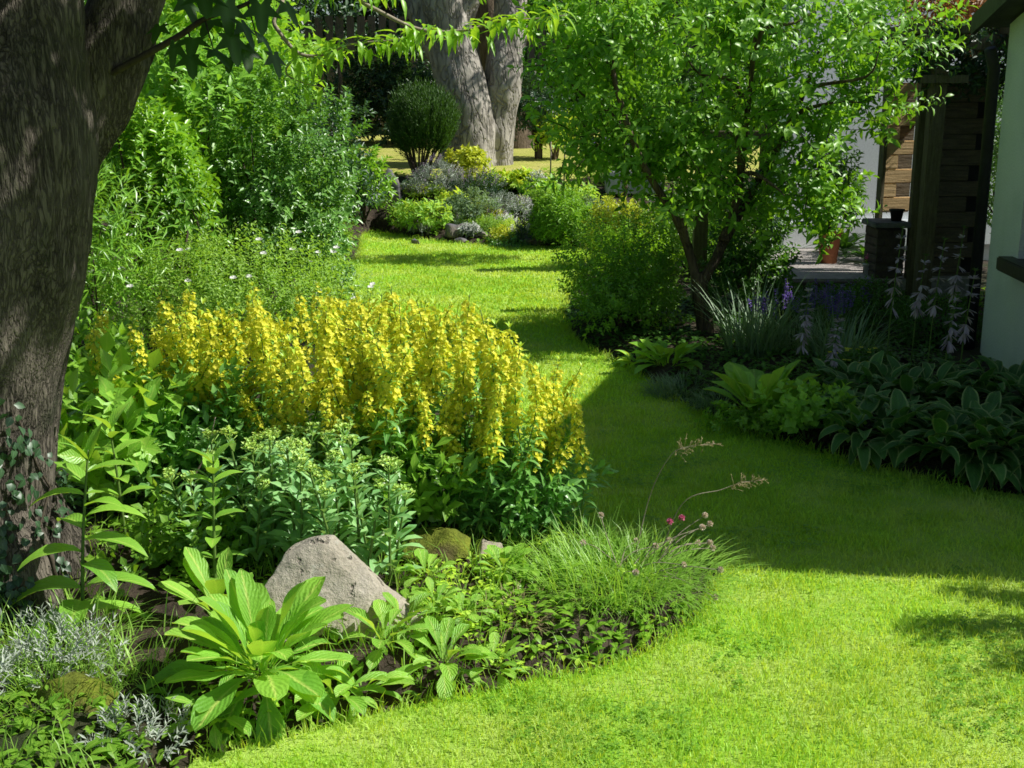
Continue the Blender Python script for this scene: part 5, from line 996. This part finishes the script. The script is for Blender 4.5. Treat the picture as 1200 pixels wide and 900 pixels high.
for i, (x, y, zc, r, n, mat) in enumerate([(-9., 20, 3.6, (3., 2.4, 3.4), 1100, 'wood_leaf'), (-6.2, 25.5, 3.8, (2.8, 2.2, 3.6), 1000, 'dark'), (-2.4, 28., 3.6, (2.8, 2.2, 3.6), 1000, 'dark'), (1.6, 28., 3.2, (2.6, 2.2, 3.2), 1000, 'wood_leaf'), (5.2, 28., 3.6, (2.8, 2.2, 3.6), 1000, 'dark'), (8.8, 26., 3.8, (2.8, 2.2, 3.6), 900, 'wood_leaf'), (-4.2, 32., 4.6, (3.4, 2.4, 4.6), 900, 'dark'), (0, 34., 4.6, (3.4, 2.4, 4.6), 900, 'dark'), (4, 34., 4.6, (3.4, 2.4, 4.6), 900, 'dark'), (8.5, 33., 4.6, (3.6, 2.4, 4.6), 900, 'dark'), (-9.5, 30., 4.6, (3.6, 2.4, 4.6), 900, 'dark'), (-5.2, 12.4, 2.6, (1.6, 1.6, 2.2), 700, 'wood_leaf'), (12.5, 28, 4.2, (3.6, 2.4, 4.4), 700, 'wood_leaf')]):
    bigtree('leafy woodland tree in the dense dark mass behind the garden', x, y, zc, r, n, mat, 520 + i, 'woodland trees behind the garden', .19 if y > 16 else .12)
# low creeping growth over the soil of the beds: nobody could count it
rng = np.random.default_rng(600)
def cover(name, lab, n, x0, x1, y0, y1, mat, smin, smax, dmax, thr, seed):
    x = x0 + (x1 - x0) * rng.random(n); y = y0 + (y1 - y0) * rng.random(n); d = d_lawn(x, y); k = (d > .03) & (d < dmax); x, y = x[k], y[k]
    P = np.stack([x, y, hz(x, y) + .0], -1); nz = vnoise(P * np.array([1, 1, 0]), 3.2, seed) + .5 * vnoise(P * np.array([1, 1, 0]), 9., seed + 1); k = nz > thr; P, nz = P[k], nz[k]; m = len(P); P[:, 2] += .05 * rng.random(m) * np.clip(nz - thr + .3, 0, 1); T, N = frame(rng.random(m) * 6.28, .1 + .9 * rng.random(m)); L = smin + (smax - smin) * rng.random(m)
    mb = MB(); strip(mb, P, T, N, L, L * .5, bend=.9, fold=.25, prof='ovate', seg=3, rnd=np.clip(.5 + .4 * nz + .15 * rng.standard_normal(m), 0, 1)); tag(mb.build(name, M[mat]), lab, 'ground cover', kind='stuff')
cover('ground_cover', 'low creeping leaves covering the soil of the left bed', 24000, -2.6, .9, 2.6, 6.0, 'under', .022, .06, 2.2, -.12, 5)
cover('ground_cover', 'sprinkled pale seedlings over the front soil of the left bed', 7000, -.9, .9, 2.7, 4.6, 'lime', .012, .04, 1.2, -.1, 8)
cover('ground_cover', 'low dark leaves covering the soil of the shaded right bed', 15000, .3, 3.2, 4.9, 10., 'wood_leaf', .03, .07, 2.2, -.4, 11)
cover('ground_cover', 'low leaves covering the soil round the far rockery and bank', 16000, -2.9, 4.2, 9.5, 18., 'under', .04, .09, 4., -.5, 14)
n = 26000; y = 2.5 + 5 * rng.random(n); x = (rng.random(n) * 2 - 1) * (y * .475 + .2); P = np.stack([x, y, np.full(n, .012) + .012 * rng.random(n)], -1); k = in_lawn(x, y) & (vnoise(P * np.array([1, 1, 0]), 2.1, 31) + .5 * vnoise(P * np.array([1, 1, 0]), 6, 32) > .42); P = np.repeat(P[k], 3, 0); n = len(P); T, N = frame(np.tile(np.arange(3) * 2.09, n // 3) + np.repeat(rng.random(n // 3) * 6.28, 3), .15 + .2 * rng.random(n)); mb = MB(); leaf4(mb, P, T, N, .012, .011, wide=.65)
tag(mb.build('clover', M['under']), 'small patches of clover growing through the near lawn', 'clover', kind='stuff')
mb = MB(); n = 5200; x = -1.75 + 2.4 * rng.random(n); y = 2.6 + 1.7 * rng.random(n); d = d_lawn(x, y); P = np.stack([x, y, hz(x, y)], -1); k = (d > .03) & (vnoise(P, 4., 21) > -.25); P = P[k]; n = len(P); blades(mb, P, rng.random(n) * 6.28, .2 + .8 * rng.random(n), .05 + .12 * rng.random(n) ** 2, .004)
tag(mb.build('weed_grass', M['grass_tuft']), 'stray grass blades growing through the front of the left bed', 'grass', kind='stuff')
# ================================================================== light, sky, camera
EL = 46.0
w = bpy.data.worlds.new("World"); S.world = w; w.use_nodes = True; nt = w.node_tree; bg = nt.nodes['Background']; sky = nt.nodes.new('ShaderNodeTexSky'); sky.sky_type = 'NISHITA'; sky.sun_disc = False; sky.sun_elevation = radians(EL); sky.sun_rotation = radians(90); nt.links.new(sky.outputs[0], bg.inputs[0]); bg.inputs[1].default_value = .086
sl = bpy.data.lights.new('sun', 'SUN'); sl.energy = 6.2; sl.angle = radians(.53); sl.color = (1, .97, .90); so = bpy.data.objects.new('sun', sl); COL.objects.link(so); so.rotation_euler = (0, radians(90 - EL), 0); so.location = (10, 4, 10)
cam = bpy.data.cameras.new('camera'); cam.lens = FPX / 1200 * 36; cam.sensor_width = 36; cam.clip_start = .05; cam.clip_end = 2000; co = bpy.data.objects.new('camera', cam); COL.objects.link(co); co.location = (0, 0, CAM_H); co.rotation_euler = (radians(90) - PITCH, 0, 0); S.camera = co
S.view_settings.view_transform = 'Standard'; S.view_settings.look = 'None'; S.view_settings.exposure = 0; S.view_settings.gamma = 1
S.cycles.use_denoising = True; S.cycles.max_bounces = 8; S.cycles.diffuse_bounces = 4; S.cycles.transmission_bounces = 4; S.cycles.sample_clamp_indirect = 6; S.cycles.filter_width = 1.6
